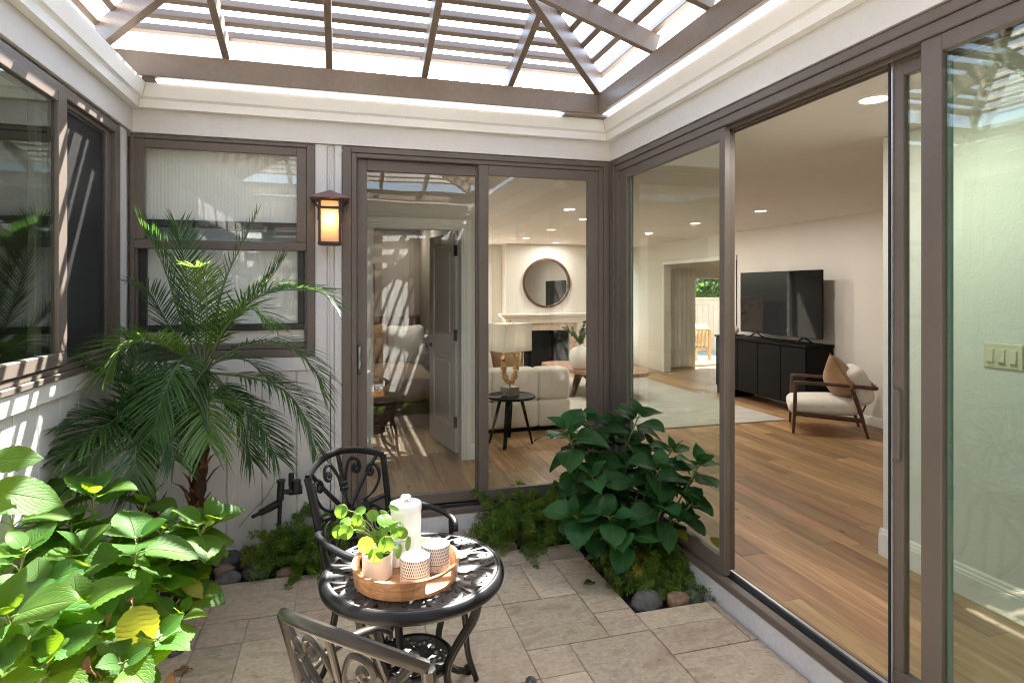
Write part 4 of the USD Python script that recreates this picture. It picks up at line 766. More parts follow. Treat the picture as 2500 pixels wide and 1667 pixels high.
# ---- recessed ceiling lights and the smoke detector
glow_mat('downlight', (1.0, 0.80, 0.56), 1.5)
LAMP_W = 48.0
spots = [(2.774, 6.704), (2.817, 8.017), (2.886, 9.441), (3.685, 10.25), (4.316, 5.505), (2.27, 2.14)] + [tuple(atz(u, v, CZ)[:2]) for u, v in ((1584, 569), (1697, 545), (1658, 605))] + [(0.72, 7.3), (0.72, 8.1)]  # last two are out of view, placed to light the dim room
names = ['nearest of the row over the sofa', 'second of the row over the sofa', 'third of the row over the sofa', 'farthest, in front of the mirror wall', 'above the armchair', 'large in view at the top of the open doorway', 'left one seen through the fixed glass panel', 'right one seen through the fixed glass panel', 'lowest one seen through the fixed glass panel', 'nearer of two out of view that light the dim room beyond the white door', 'farther of two out of view that light the dim room beyond the white door']
for (x, y), nm in zip(spots, names):
    t = Thing('recessed_light', f'round recessed ceiling light, {nm}', 'ceiling light', (x, y, CZ), group='lit recessed lights in the living room ceiling')
    t.part('trim_ring', xf(rev([(0.058, -0.001), (0.062, -0.006), (0.082, -0.004), (0.085, 0.0)], 40), (x, y, CZ)), 'white_trim', True)
    t.part('lens', xf((lambda m: (m[0], m[1][:, ::-1]))(rev([(0, 0), (0.0585, 0)], 40)), (x, y, CZ - 0.0025)), 'downlight')
    d = UsdLux.DiskLight.Define(stage, t.path + '/lamp'); d.CreateRadiusAttr(0.055); d.CreateIntensityAttr(LAMP_W * (0.45 if x < 1.0 else 1.0)); d.CreateColorAttr(Gf.Vec3f(1.0, 0.945, 0.87)); d.AddTranslateOp().Set(Gf.Vec3d(0, 0, -0.012))
t = Thing('smoke_detector', 'round white smoke detector on the ceiling behind the back door glass', 'smoke detector', (1.653, 4.475, CZ))
t.part('base', xf(rev([(0, -0.038), (0.04, -0.037), (0.05, -0.028), (0.066, -0.022), (0.07, 0.0)], 32), (1.653, 4.475, CZ)), 'white_trim', 30)

# ---- the room behind the left window
single('curtain', xf(box(-0.02, 0.02, 2.72, 3.0, FZ, 2.42), (WL - 0.42, 0, 0)), 'curtain', 'pale curtain behind the left sliding window', 'curtain')
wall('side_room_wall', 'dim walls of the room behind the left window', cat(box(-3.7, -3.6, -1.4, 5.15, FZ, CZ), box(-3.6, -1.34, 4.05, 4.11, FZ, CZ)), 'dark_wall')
bed_ = Thing('bed', 'dark bed with a pale pillow in the room behind the left window', 'bed', (-2.6, 2.6, FZ))
bed_.part('frame', box(-3.55, -1.9, 1.4, 3.6, FZ, 0.5, 0.02), 'walnut'); bed_.part('mattress', xf(cushion(1.6, 2.1, 0.25, 0.06, 8), (-2.72, 2.5, 0.6)), 'tan', True); bed_.part('headboard', box(-3.58, -3.50, 1.4, 3.6, 0.5, 1.5, 0.02), 'walnut'); bed_.part('pillow', xf(cushion(0.45, 0.7, 0.18, 0.08, 8, 0.03), (-3.2, 2.2, 0.8)), 'cream', True)

# ================================================================ GARDEN BEYOND THE HOUSE
rng = random.Random(5)
single('garden_patio', box(-2, 16, NW + 0.13, 22, -0.05, 0.0), 'concrete', kind='structure')
fence = Thing('garden_fence', 'pale board fence behind the garden furniture, seen through the far windows', 'fence', (6, 13.5, 0))
x = 0.0
while x < 13.0:
    fence.part('board', box(x + 0.003, x + 0.147, 13.5, 13.52, 0.04, 1.34 + rng.uniform(-0.003, 0.003), 0.002), 'fence_board'); x += 0.15
fence.part('cap_rail', box(0, 13, 13.46, 13.56, 1.342, 1.40, 0.004), 'fence_board'); fence.part('top_board', box(0, 13, 13.485, 13.4995, 1.22, 1.34, 0.002), 'fence_board')
for x in (0.6, 3.0, 5.4, 7.8, 10.2, 12.6): fence.part('post', box(x - 0.045, x + 0.045, 13.525, 13.61, -0.1, 1.34), 'fence_board')
nr = np.random.default_rng(3)
def crown(c, r, n, size, clumps=26):
    cs = np.array(c) + nr.normal(size=(clumps, 3)) * np.array(r) * 0.5; w = nr.integers(0, clumps, n)
    p = cs[w] + nr.normal(size=(n, 3)) * np.array(r) * 0.17
    a = nr.normal(size=(n, 3)); a /= np.linalg.norm(a, axis=1, keepdims=True); b = np.cross(a, nr.normal(size=(n, 3))); b /= np.linalg.norm(b, axis=1, keepdims=True)
    s = size * nr.uniform(0.6, 1.3, (n, 1)); v = np.stack([p - a * s, p + b * s * 0.55, p + a * s, p - b * s * 0.55], 1).reshape(-1, 3)
    return v, quads(np.arange(4 * n).reshape(-1, 4))
for (x, y, h, lab) in ((2.6, 15.0, 3.4, 'leafy tree behind the fence, seen left of the sofa'), (5.4, 15.2, 3.0, 'leafy tree behind the fence, in line with the fireplace window'), (7.7, 14.7, 2.7, 'dense green tree behind the fence by the garden door'), (10.2, 14.6, 2.9, 'dark green tree behind the fence at the right end of the garden door'), (13.0, 15.5, 3.2, 'large tree at the far end of the fence')):
    t = Thing('garden_tree', lab, 'tree', (x, y, 0))
    t.part('trunk', tube(spline([(x, y, -0.3), (x + 0.06, y, 0.9), (x, y + 0.1, h * 0.75)], 10), np.linspace(0.11, 0.04, 10), 8), 'bark')
    for k in range(4): t.part('limb', tube([(x, y, 0.8 + 0.2 * k), (x + rng.uniform(-0.7, 0.7), y + rng.uniform(-0.5, 0.5), 1.6 + 0.35 * k)], [0.05, 0.015], 6), 'bark')
    t.part('crown', crown((x, y, h * 0.62), (1.25, 0.8, 0.95), 5200, 0.085), 'tree_leaf')
t = Thing('hedge', 'leafy green hedge along the top of the fence', 'hedge', (6, 14.2, 0)); t.part('foliage', crown((6.2, 14.1, 1.25), (4.2, 0.3, 0.55), 9000, 0.06, 90), 'tree_leaf')
t = Thing('flowering_shrub', 'shrub with lilac blue flowers in front of the fence', 'shrub', (6.1, 12.2, 0))
t.part('foliage', crown((6.1, 12.2, 0.95), (0.34, 0.3, 0.62), 1600, 0.04, 16), 'tree_leaf'); t.part('flowers', crown((6.05, 12.0, 1.0), (0.34, 0.25, 0.55), 900, 0.028, 18), 'flower_blue'); t.part('stem', tube([(6.1, 12.2, -0.1), (6.12, 12.2, 0.9)], [0.03, 0.01], 6), 'bark')
def garden_chair(cx, cy, rz, lab):
    t = Thing('garden_chair', lab, 'chair', (cx, cy, 0), rz, local=True)
    for (a, b, h) in ((-0.27, -0.25, 0.62), (0.27, -0.25, 0.62), (-0.27, 0.27, 0.74), (0.27, 0.27, 0.74)): t.part('leg', box(a - 0.03, a + 0.03, b - 0.02, b + 0.02, 0, h, 0.004), 'wood_light')
    for a in (-0.27, 0.27): t.part('armrest', box(a - 0.035, a + 0.035, -0.30, 0.30, 0.622, 0.65, 0.004), 'wood_light')
    for k in range(5): t.part('slat', box(-0.20 + 0.09 * k, -0.16 + 0.09 * k, 0.25, 0.27, 0.34, 0.70, 0.003), 'wood_light')
    t.part('seat_rail', box(-0.24, 0.24, -0.25, 0.25, 0.30, 0.345, 0.004), 'wood_light'); t.part('top_rail', box(-0.24, 0.24, 0.24, 0.285, 0.70, 0.745, 0.004), 'wood_light')
    t.part('seat_cushion', xf(cushion(0.5, 0.5, 0.12, 0.05, 6), (0, -0.01, 0.405)), 'vase_white', True); t.part('back_cushion', xf(cushion(0.5, 0.42, 0.13, 0.05, 6), (0, 0.18, 0.64), rx=1.25), 'vase_white', True)
garden_chair(7.42, 11.75, math.pi, 'wooden garden chair with white cushions outside the garden door'); garden_chair(5.75, 11.95, 2.6, 'wooden garden chair with white cushions outside the fireplace window')

# ================================================================ PLANTS OF THE COURT
def leaf(L, W, cup=0.25, droop=0.25, wave=0.0, serr=0.05, nu=19, nv=6, power=0.75, seed=0, curl=0.0):
    """A leaf along +x from the origin, its upper side +z; returns the mesh and st = (along, across)."""
    t = np.linspace(0, 1, nu); r = np.random.default_rng(seed)
    w = np.sin(np.pi * t ** power) ** 0.82; w = np.where(t > 0.82, w * (1 - 0.35 * ((t - 0.82) / 0.18)), w); w[0] = 0.02; w[-1] = 0.0
    w[1:-1] *= 1 + serr * np.where(np.arange(nu)[1:-1] % 2, 1, -1)
    s = np.linspace(-1, 1, nv + 1); T, S = np.meshgrid(t, s, indexing='ij'); Y = S * w[:, None] * W / 2
    ph = r.uniform(0, 6.28, 3)
    Z = cup * np.abs(Y) ** 1.3 * 1.6 * (1 - 0.4 * T) - droop * L * T ** 2.2 + wave * L * np.sin(T * 7 + ph[0] + S * 1.5) * np.abs(S) + 0.006 * W / 0.1 * (np.abs(np.sin((T - 0.5 * np.abs(S)) * 9 * np.pi)) - 0.5) * np.minimum(np.abs(S) * 3, 1) * 0.35
    Z += curl * L * (S * np.abs(S)) * T
    X = L * (T - 0.10 * droop * T ** 2)
    i, j = np.meshgrid(np.arange(nu - 1), np.arange(nv), indexing='ij'); n = nv + 1
    return (np.stack([X, Y, Z], -1).reshape(-1, 3), quads(np.stack([i * n + j, (i + 1) * n + j, (i + 1) * n + j + 1, i * n + j + 1], -1).reshape(-1, 4))), np.stack([T, S], -1).reshape(-1, 2)
def put_leaf(t, name, o, d, L, W, mat_, seed, cup=0.25, droop=0.25, roll=0.0, wave=0.03, up=(0, 0, 1), label=None, curl=0.0, power=0.75, serr=0.04):
    m, st = leaf(L, W, cup, droop, wave, serr, seed=seed, curl=curl, power=power)
    ex = norm(d); ez = np.asarray(up, float) - ex * (np.asarray(up, float) @ ex); ez = norm(ez if np.linalg.norm(ez) > 1e-3 else np.array([1.0, 0, 0])); ey = np.cross(ez, ex)
    ez, ey = ez * math.cos(roll) + ey * math.sin(roll), ey * math.cos(roll) - ez * math.sin(roll)
    t.part(name, frame_xf(m, o, ex, ey, ez), mat_, True, label, uv=st)

def hydrangea(label, base, stems, mat_, seed, petiole='stem_green'):
    rg = random.Random(seed); t = Thing('hydrangea', label, 'hydrangea', base); kk = 0
    for (b, top, L, pairs) in stems:
        b, top = np.array(b, float), np.array(top, float)
        mid = (b + top) / 2 + np.array([rg.uniform(-.04, .04), rg.uniform(-.04, .04), 0.06])
        p = spline([b, mid, top], 12); axis = norm(0.5 * norm(p[-1] - p[-3]) + np.array([0.0, -0.16, 0.75]))
        sm = [tube(p, np.linspace(0.0065, 0.004, 12), 6)]
        a0 = rg.uniform(0, 3.14); ln = np.linalg.norm(top - b)
        for k in range(pairs):
            s = 1 - [0.0, 0.03, 0.085, 0.155, 0.24, 0.33, 0.43][k] / max(ln, 0.3) * 1.0
            c = p[0] + 0 * p[0]; idx = max(0, min(11, s * 11)); i = int(idx); fr_ = idx - i; c = p[i] * (1 - fr_) + p[min(i + 1, 11)] * fr_
            sz = L * [0.60, 0.92, 1.06, 1.0, 0.92, 0.86, 0.78][k] * rg.uniform(0.88, 1.12); el = [0.95, 0.50, 0.16, -0.05, -0.2, -0.3, -0.4][k] + rg.uniform(-.25, .25)
            for q in (0, 1):
                a = a0 + k * 1.57 + q * math.pi + rg.uniform(-.28, .28)
                h = np.array([math.cos(a), math.sin(a), 0]); h = norm(h - axis * (h @ axis))
                d = norm(h * math.cos(el) + axis * math.sin(el)); pl = [0.012, 0.028, 0.04, 0.05, 0.055, 0.06, 0.06][k]
                o = c + norm(h * 0.8 + axis * 0.6) * pl
                sm.append(tube([c, (c + o) / 2 + axis * 0.004, o + d * 0.006], 0.0028, 5))
                kk += 1
                put_leaf(t, 'leaf', o, d, sz, sz * rg.uniform(0.76, 0.92), mat_, seed * 100 + kk, rg.uniform(0.30, 0.65) if k < 2 else rg.uniform(0.10, 0.42), rg.uniform(0.10, 0.42), rg.uniform(-.22, .22), rg.uniform(0.012, 0.035), up=axis, curl=rg.uniform(-0.06, 0.06))
        t.part('stem', cat(sm), petiole, True)
    return t
# front left shrub: the tops of its shoots, from front to back
B0 = (-0.97, 2.45, -0.03)
P = lambda u, v, y: at(u, v, y)
ST = []
for (u, v, y, L, n, bx, by) in ((231, 1206, 2.80, .155, 4, -.95, 2.72), (335, 1315, 2.45, .165, 5, -.90, 2.55), (200, 1345, 2.50, .15, 4, -.98, 2.52), (188, 1492, 2.16, .165, 4, -.92, 2.36), (14, 1500, 2.02, .165, 3, -.95, 2.3), (60, 1345, 2.46, .14, 4, -1.08, 2.5),
                             (125, 1225, 2.88, .14, 4, -1.05, 2.8), (355, 1230, 2.95, .14, 4, -.93, 2.8), (500, 1290, 2.72, .13, 4, -.86, 2.66), (430, 1345, 2.60, .135, 5, -.88, 2.6), (175, 1275, 2.70, .135, 4, -1.0, 2.66), (90, 1430, 2.28, .13, 3, -1.05, 2.4),
                             (300, 1620, 2.10, .125, 3, -.86, 2.25), (440, 1500, 2.40, .085, 2, -.86, 2.42), (260, 1440, 2.36, .13, 3, -.92, 2.44), (380, 1430, 2.48, .12, 3, -.88, 2.52), (300, 1300, 2.75, .13, 4, -.93, 2.7), (515, 1268, 2.66, .14, 4, -.86, 2.62), (385, 1560, 2.22, .14, 4, -.84, 2.3), (120, 1610, 1.98, .13, 3, -.95, 2.1), (400, 1290, 2.7, .14, 4, -.88, 2.66), (20, 1240, 2.62, .13, 4, -1.1, 2.6), (470, 1420, 2.62, .12, 3, -.85, 2.6), (60, 1570, 2.0, .13, 2, -.98, 2.2)):
    ST.append(((bx, by, -0.04), P(u, v, y), L * 1.04, min(n + 1, 6)))
hy = hydrangea('bright green hydrangea in the left bed, its upper leaves catching the sun', B0, ST, 'hydrangea_leaf', 3)
rg = random.Random(9)
cam_dir = lambda o: norm(np.array([0, 0, EYE]) - o)
o = P(325, 1480, 2.2); put_leaf(hy, 'leaf', o, norm(np.array([0.25, -0.25, -0.75])), .15, .125, 'yellow_leaf', 777, 0.1, 0.15, 0.0, 0.02, up=norm(np.array([0.1, -1, 0.35])), label='large yellow leaf hanging from the front')
o = P(440, 1412, 2.55); put_leaf(hy, 'leaf', o, (0.7, -0.35, -0.35), .12, .085, 'yellow_leaf', 778, 0.2, 0.2, label='yellowing leaf on the right')
for (u, v, y) in ((150, 1560, 2.12), (215, 1600, 2.1), (245, 1560, 2.2), (290, 1530, 2.2), (325, 1460, 2.3), (240, 1640, 2.1), (265, 1500, 2.22), (330, 1600, 2.12), (200, 1660, 2.08), (420, 1640, 2.15)):
    put_leaf(hy, 'dead_leaf', P(u, v, y), (rg.uniform(-.4, .4), rg.uniform(-.3, .3), -0.8), rg.uniform(.07, .10), rg.uniform(.04, .06), 'dead_leaf', rg.randrange(9999), 0.9, 0.3, rg.uniform(-1, 1), 0.12, up=(rg.uniform(-.5, .5), -1, 0.2), curl=0.3)
for k in range(9): hy.part('old_cane', tube(spline([(-.95 + rg.uniform(-.08, .1), 2.3 + rg.uniform(-.15, .25), -0.04), (-.95 + rg.uniform(-.15, .12), 2.25 + rg.uniform(-.2, .3), 0.15), (-.93 + rg.uniform(-.2, .2), 2.2 + rg.uniform(-.2, .3), 0.3 + rg.uniform(-.1, .1))], 8), 0.006, 6), 'stem_brown')
# a nearer shoot at the very left edge
hy2 = hydrangea('tall hydrangea shoot with two big leaves at the left edge of the picture', (-1.0, 1.75, -0.03), [((-1.02, 1.72, -0.04), (-0.98, 1.80, 0.93), .12, 3)], 'hydrangea_leaf', 8)
for (u, v, y, d, L) in ((-35, 1200, 1.8, (0.75, 0.2, -0.22), .17), (-40, 1128, 1.82, (0.8, 0.1, 0.05), .125)):
    put_leaf(hy2, 'leaf', P(u, v, y), d, L, L * 0.72, 'hydrangea_leaf', int(u * 3 + 500), 0.1, 0.15, 0.0, 0.02, up=norm(np.array([0.05, -0.55, 0.8])))
# right shrub, in the corner between the two glass doors
SR = []
for (u, v, y, L, n, bx, by) in ((1385, 1085, 3.35, .165, 4, 1.50, 3.42), (1560, 1045, 3.45, .16, 3, 1.62, 3.45), (1500, 1075, 3.60, .15, 3, 1.60, 3.6), (1612, 1175, 3.15, .165, 4, 1.62, 3.2), (1708, 1165, 3.05, .155, 4, 1.70, 3.1), (1445, 1195, 3.20, .155, 4, 1.50, 3.3),
                             (1485, 1290, 3.02, .15, 4, 1.52, 3.15), (1615, 1265, 3.00, .15, 3, 1.62, 3.1), (1400, 1290, 3.12, .14, 3, 1.48, 3.25), (1530, 1165, 3.35, .15, 3, 1.58, 3.35), (1690, 1260, 2.98, .13, 3, 1.68, 3.05), (1590, 1120, 3.42, .14, 3, 1.62, 3.4), (1440, 1130, 3.5, .15, 3, 1.55, 3.5), (1520, 1330, 2.98, .13, 2, 1.52, 3.05), (1560, 1230, 3.18, .14, 3, 1.6, 3.2), (1470, 1240, 3.3, .14, 3, 1.55, 3.3), (1440, 1060, 3.55, .13, 2, 1.55, 3.5), (1640, 1130, 3.3, .13, 3, 1.62, 3.3), (1540, 1110, 3.5, .14, 3, 1.6, 3.45), (1425, 1230, 3.25, .14, 3, 1.5, 3.3), (1660, 1220, 3.1, .14, 3, 1.66, 3.15)):
    SR.append(((bx, by, -0.04), P(u, v - 32, y), L * 1.2, min(n + 2, 6)))
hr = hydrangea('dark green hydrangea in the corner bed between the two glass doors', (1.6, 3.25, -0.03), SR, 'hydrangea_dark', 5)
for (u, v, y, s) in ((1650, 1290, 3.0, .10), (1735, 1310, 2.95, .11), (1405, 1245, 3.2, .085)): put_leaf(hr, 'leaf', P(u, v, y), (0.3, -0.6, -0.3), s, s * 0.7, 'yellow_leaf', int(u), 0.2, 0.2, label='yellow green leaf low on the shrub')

def frond_mesh(pts, L, n=34, droop=0.35, w=0.0046, start=0.22, fold=0.5, seed=0, angle=1.05, up=(0, 0, 1)):
    """One feather palm frond: returns (rib, leaflets)."""
    r = np.random.default_rng(seed); p = spline(pts, 60); seg = np.linalg.norm(np.diff(p, axis=0), axis=1); cum = np.r_[0, np.cumsum(seg)] / seg.sum()
    rib = tube(p[::3], np.linspace(0.0075, 0.0012, 20), 6); V, Fc, k = [], [], 0
    n = int(n * 1.22); hz_ = p[-1] - p[0]; hz_ = hz_ * [1, 1, 0]; S0 = norm(np.cross(hz_ if np.linalg.norm(hz_) > 0.05 else np.array([0.3, -1.0, 0]), [0, 0, 1.0])); tt = np.linspace(start, 1.0, n); rows = 5
    for i, t in enumerate(tt):
        c = np.array([np.interp(t, cum, p[:, a]) for a in range(3)]); c2 = np.array([np.interp(min(t + 0.02, 1), cum, p[:, a]) for a in range(3)]); c1 = np.array([np.interp(t - 0.02, cum, p[:, a]) for a in range(3)])
        T = norm(c2 - c1); S = norm(S0 - T * (S0 @ T)); U = np.cross(S, T)
        ll = L * 1.12 * (0.42 + 0.72 * math.sin(math.pi * min(0.12 + 0.80 * (t - start) / (1 - start), 1)) ** 0.8) * r.uniform(0.88, 1.1)
        for sd in (-1, 1):
            an = angle * (1 - 0.55 * (t - start) / (1 - start)) + r.uniform(-.10, .10)
            d = norm(S * sd * math.sin(an) + T * math.cos(an) + U * (0.28 + r.uniform(-.12, .12)))
            g = np.array([0, 0, -1.0]); q = np.linspace(0, 1, rows); dr = 0.6 * droop * r.uniform(0.5, 1.5)
            line = c + d * (ll * q)[:, None] + g * (dr * ll * q ** 2.1)[:, None]
            tg = np.gradient(line, axis=0); tg /= np.linalg.norm(tg, axis=1, keepdims=True); nn = U - tg * (tg @ U)[:, None]; nn /= np.linalg.norm(nn, axis=1, keepdims=True) + 1e-9
            sdv = np.cross(tg, nn); ww = w * np.array([0.45, 1.0, 0.9, 0.55, 0.0])[:, None] * r.uniform(0.85, 1.15)
            a = line + sdv * ww + nn * ww * fold; b = line - sdv * ww + nn * ww * fold
            V.append(np.concatenate([a, line, b])); idx = np.arange(rows)
            for x_, y_ in ((0, rows), (rows, 2 * rows)):
                Fc.append(quads(np.stack([x_ + idx[:-1], x_ + idx[1:], y_ + idx[1:], y_ + idx[:-1]], 1)) + k)
            k += 3 * rows
    return rib, (np.vstack(V), np.vstack(Fc))
def palm(label, base, crown_, fronds, trunk_r, seed):
    base, crown_ = np.array(base, float), np.array(crown_, float); t = Thing('palm', label, 'palm', base)
    p = spline([base, base * 0.45 + crown_ * 0.55 + [0.02, 0.0, 0], crown_], 40); rr = trunk_r * (1 + 0.16 * np.sin(np.arange(40) * 1.9)); rr[-6:] *= np.linspace(1.05, 0.7, 6)
    t.part('trunk', jitter(tube(p, rr, 14), 0.008, 22, seed), 'bark', True); r = np.random.default_rng(seed); fb = []
    for k in range(46):
        i = r.integers(2, 40); a = r.uniform(0, 6.28); d = np.array([math.cos(a), math.sin(a), 0]); o = p[i] + d * trunk_r * 0.9; Lb = r.uniform(0.03, 0.09)
        fb.append(tube([o, o + d * Lb * 0.5 + [0, 0, Lb * 0.7], o + d * Lb * r.uniform(0.6, 1.1) + [0, 0, Lb]], [0.011, 0.008, 0.002], 5, flat=0.5))
    t.part('leaf_bases', cat(fb), 'fibre', kind='stuff')
    for k, (pts, L, n, droop, m_) in enumerate(fronds):
        pts = [crown_ + np.array([0, 0, 0.0])] + [np.array(q, float) for q in pts]
        if len(pts) == 2: pts.insert(1, (pts[0] + pts[1]) / 2 + [0, 0, 0.05])
        rib, lf = frond_mesh(pts, L, n, droop, seed=seed * 50 + k)
        q = t.part('frond', lf, m_, True); t.part('rib', rib, 'palm_rib', True, under=q)
    return t
cr = np.array([-0.715, 3.50, 1.165])
FR = [  # points along each frond after the crown, leaflet length, leaflets a side, droop, leaf tone
    ([P(440, 770, 3.50), P(395, 640, 3.48), P(345, 555, 3.42)], .20, 34, .10, 'palm_leaf'),
    ([P(470, 760, 3.52), P(450, 640, 3.58), P(432, 560, 3.62)], .19, 32, .06, 'palm_leaf'),
    ([P(505, 780, 3.46), P(500, 690, 3.40), P(478, 655, 3.30)], .16, 26, .45, 'palm_light'),
    ([P(555, 800, 3.52), P(640, 705, 3.55), P(690, 640, 3.56)], .19, 34, .12, 'palm_leaf'),
    ([P(560, 780, 3.45), P(655, 715, 3.36), P(775, 712, 3.25), P(812, 742, 3.20)], .19, 42, .35, 'palm_leaf'),
    ([P(550, 800, 3.42), P(610, 755, 3.34), P(662, 790, 3.25)], .16, 30, .55, 'palm_light'),
    ([P(580, 850, 3.48), P(690, 838, 3.42), P(765, 900, 3.34), P(785, 960, 3.3)], .18, 40, .40, 'palm_leaf'),
    ([P(600, 920, 3.42), P(690, 950, 3.32), P(745, 1020, 3.24), P(765, 1085, 3.2)], .19, 44, .55, 'palm_leaf'),
    ([P(560, 960, 3.40), P(630, 1030, 3.28), P(672, 1110, 3.2)], .17, 38, .45, 'palm_leaf'),
    ([P(504, 955, 3.38), P(506, 1000, 3.24), P(508, 1080, 3.12)], .19, 36, .50, 'palm_light'),
    ([P(455, 872, 3.40), P(425, 905, 3.26), P(392, 985, 3.15), P(372, 1070, 3.1)], .19, 42, .45, 'palm_leaf'),
    ([P(430, 860, 3.42), P(370, 830, 3.30), P(300, 850, 3.18), P(272, 900, 3.12)], .20, 40, .30, 'palm_light'),
    ([P(545, 700, 3.50), P(590, 600, 3.50), P(628, 525, 3.48)], .10, 22, .02, 'palm_leaf'),
    ([P(400, 850, 3.60), P(350, 860, 3.70), P(310, 900, 3.75)], .17, 30, .35, 'palm_leaf'),
    ([P(540, 880, 3.60), P(600, 880, 3.72), P(660, 930, 3.78)], .17, 30, .4, 'palm_leaf'),
    ([P(500, 900, 3.40), P(470, 950, 3.30), P(440, 1050, 3.25)], .18, 34, .5, 'palm_leaf'),
    ([P(410, 790, 3.58), P(365, 715, 3.66), P(330, 700, 3.70)], .16, 28, .2, 'palm_leaf'),
    ([P(545, 940, 3.46), P(590, 1020, 3.40), P(612, 1120, 3.34)], .17, 36, .4, 'palm_leaf')]
palm('tall feathery palm with a slim shaggy trunk in front of the sash window', (-0.80, 3.52, -0.05), cr, FR, 0.036, 4)
c2 = np.array([-0.965, 3.42, 0.80])
F2 = [([P(290, 1020, 3.30), P(225, 1015, 3.2), P(130, 1050, 3.05)], .20, 38, .20, 'palm_leaf'), ([P(300, 1030, 3.25), P(240, 1050, 3.10), P(170, 1110, 2.98)], .20, 40, .35, 'palm_leaf'), ([P(330, 960, 3.4), P(260, 925, 3.35), P(200, 890, 3.3)], .19, 36, .2, 'palm_leaf'),
      ([P(380, 980, 3.35), P(400, 1040, 3.2), P(425, 1120, 3.1)], .17, 34, .5, 'palm_leaf'), ([P(300, 950, 3.5), P(250, 900, 3.55), P(215, 960, 3.5)], .18, 30, .3, 'palm_leaf'), ([P(300, 1040, 3.2), P(250, 1090, 3.05), P(200, 1170, 2.98)], .18, 36, .4, 'palm_leaf'),
      ([P(380, 940, 3.5), P(420, 900, 3.6), P(450, 960, 3.65)], .16, 30, .35, 'palm_leaf'), ([P(300, 1060, 3.3), P(200, 1100, 3.2), P(110, 1150, 3.1)], .19, 38, .3, 'palm_leaf'), ([P(340, 1050, 3.2), P(330, 1110, 3.05), P(330, 1180, 3.0)], .17, 34, .4, 'palm_leaf'),
      ([P(310, 1000, 3.6), P(240, 1000, 3.65), P(170, 1060, 3.6)], .18, 34, .3, 'palm_leaf'), ([P(360, 1030, 3.5), P(410, 1010, 3.5), P(460, 1070, 3.45)], .16, 32, .45, 'palm_leaf'), ([P(330, 900, 3.5), P(340, 860, 3.55), P(320, 820, 3.6)], .16, 28, .2, 'palm_leaf')]
palm('low dark palm in the shaded left corner behind the hydrangea', (-0.98, 3.48, -0.05), c2, F2, 0.034, 6)

def fern(label, stems, seed, yellow=0.0, needles=38, mat_='fern', nm='asparagus_fern'):
    """Feathery needle-leaved ground fern: plumes from given roots."""
    r = np.random.default_rng(seed); base = np.mean([s[0] for s in stems], axis=0); t = Thing(nm, label, 'fern', base); A, Y, S = [], [], []
    for (b, d, L) in stems:
        b, d = np.array(b, float), np.array(d, float); dn = norm(d); end = b + dn * L; end[2] = b[2] + dn[2] * L * 0.75 - 0.05 * L
        p = spline([b, b + dn * L * 0.5 + [0, 0, 0.06 * L], end], 10); S.append(tube(p, np.linspace(0.0018, 0.0008, 10), 3, caps=False)); yl = r.uniform() < yellow
        m = int(needles * (0.6 + L / 0.3)); s = r.uniform(0.25, 1.0, m) * 9
        i = np.minimum(s.astype(int), 8); fr_ = (s - i)[:, None]; c = p[i] * (1 - fr_) + p[i + 1] * fr_; T = p[i + 1] - p[i]; T /= np.linalg.norm(T, axis=1, keepdims=True)
        for g in range(4):
            q = r.normal(size=(m, 3)); q -= T * (q * T).sum(1, keepdims=True); q /= np.linalg.norm(q, axis=1, keepdims=True) + 1e-9
            o = c + q * r.uniform(0, 0.018, (m, 1)); dd = q * 0.8 + T * r.uniform(0.2, 0.9, (m, 1)); dd /= np.linalg.norm(dd, axis=1, keepdims=True)
            ln = r.uniform(0.013, 0.026, (m, 1)); sd = np.cross(dd, r.normal(size=(m, 3))); sd /= np.linalg.norm(sd, axis=1, keepdims=True)
            v = np.stack([o - sd * 0.0016, o + sd * 0.0016, o + dd * ln * 0.6 + sd * 0.0022, o + dd * ln, o + dd * ln * 0.6 - sd * 0.0022], 1).reshape(-1, 3)
            k = np.arange(m)[:, None] * 5; f = np.concatenate([k + [0, 1, 2], k + [0, 2, 4], k + [4, 2, 3]]); (Y if yl else A).append((v, f))
    t.part('foliage', cat(A), mat_, kind='stuff')
    if Y: t.part('yellowed_foliage', cat(Y), 'fern_yellow', kind='stuff')
    t.part('stems', cat(S), 'stem_green', kind='stuff')
def tuft(x0, x1, y0, y1, n, hmin, hmax, seed, lean=(0, 0)):
    r = random.Random(seed); out = []
    for _ in range(n):
        a = r.uniform(0, 6.28); L = r.uniform(hmin, hmax); e = r.uniform(0.25, 1.35)
        out.append(((r.uniform(x0, x1), r.uniform(y0, y1), -0.04), (math.cos(a) * math.cos(e) + lean[0], math.sin(a) * math.cos(e) + lean[1], math.sin(e)), L))
    return out
fern('feathery green fern in the back bed, behind the left of the cast iron chair', tuft(-0.42, -0.04, 3.70, 3.92, 190, 0.16, 0.34, 1, (0, -0.2)) + tuft(-0.25, -0.03, 3.78, 3.95, 50, 0.28, 0.48, 2), 11, 0.06)
fern('feathery green fern at the right end of the back door sill', tuft(0.96, 1.42, 3.62, 3.93, 200, 0.18, 0.36, 3, (-0.15, -0.12)) + tuft(1.0, 1.35, 3.75, 3.95, 80, 0.3, 0.46, 4), 12, 0.08)
fern('dark feathery fern under the front of the corner hydrangea', tuft(1.52, 1.80, 2.90, 3.15, 190, 0.14, 0.30, 5, (0, -0.05)), 13, 0.05)
fern('sunlit feathery fern at the foot of the wall behind the viewer', tuft(0.35, 1.15, -0.2, 0.28, 90, 0.15, 0.42, 6), 14, 0.12)

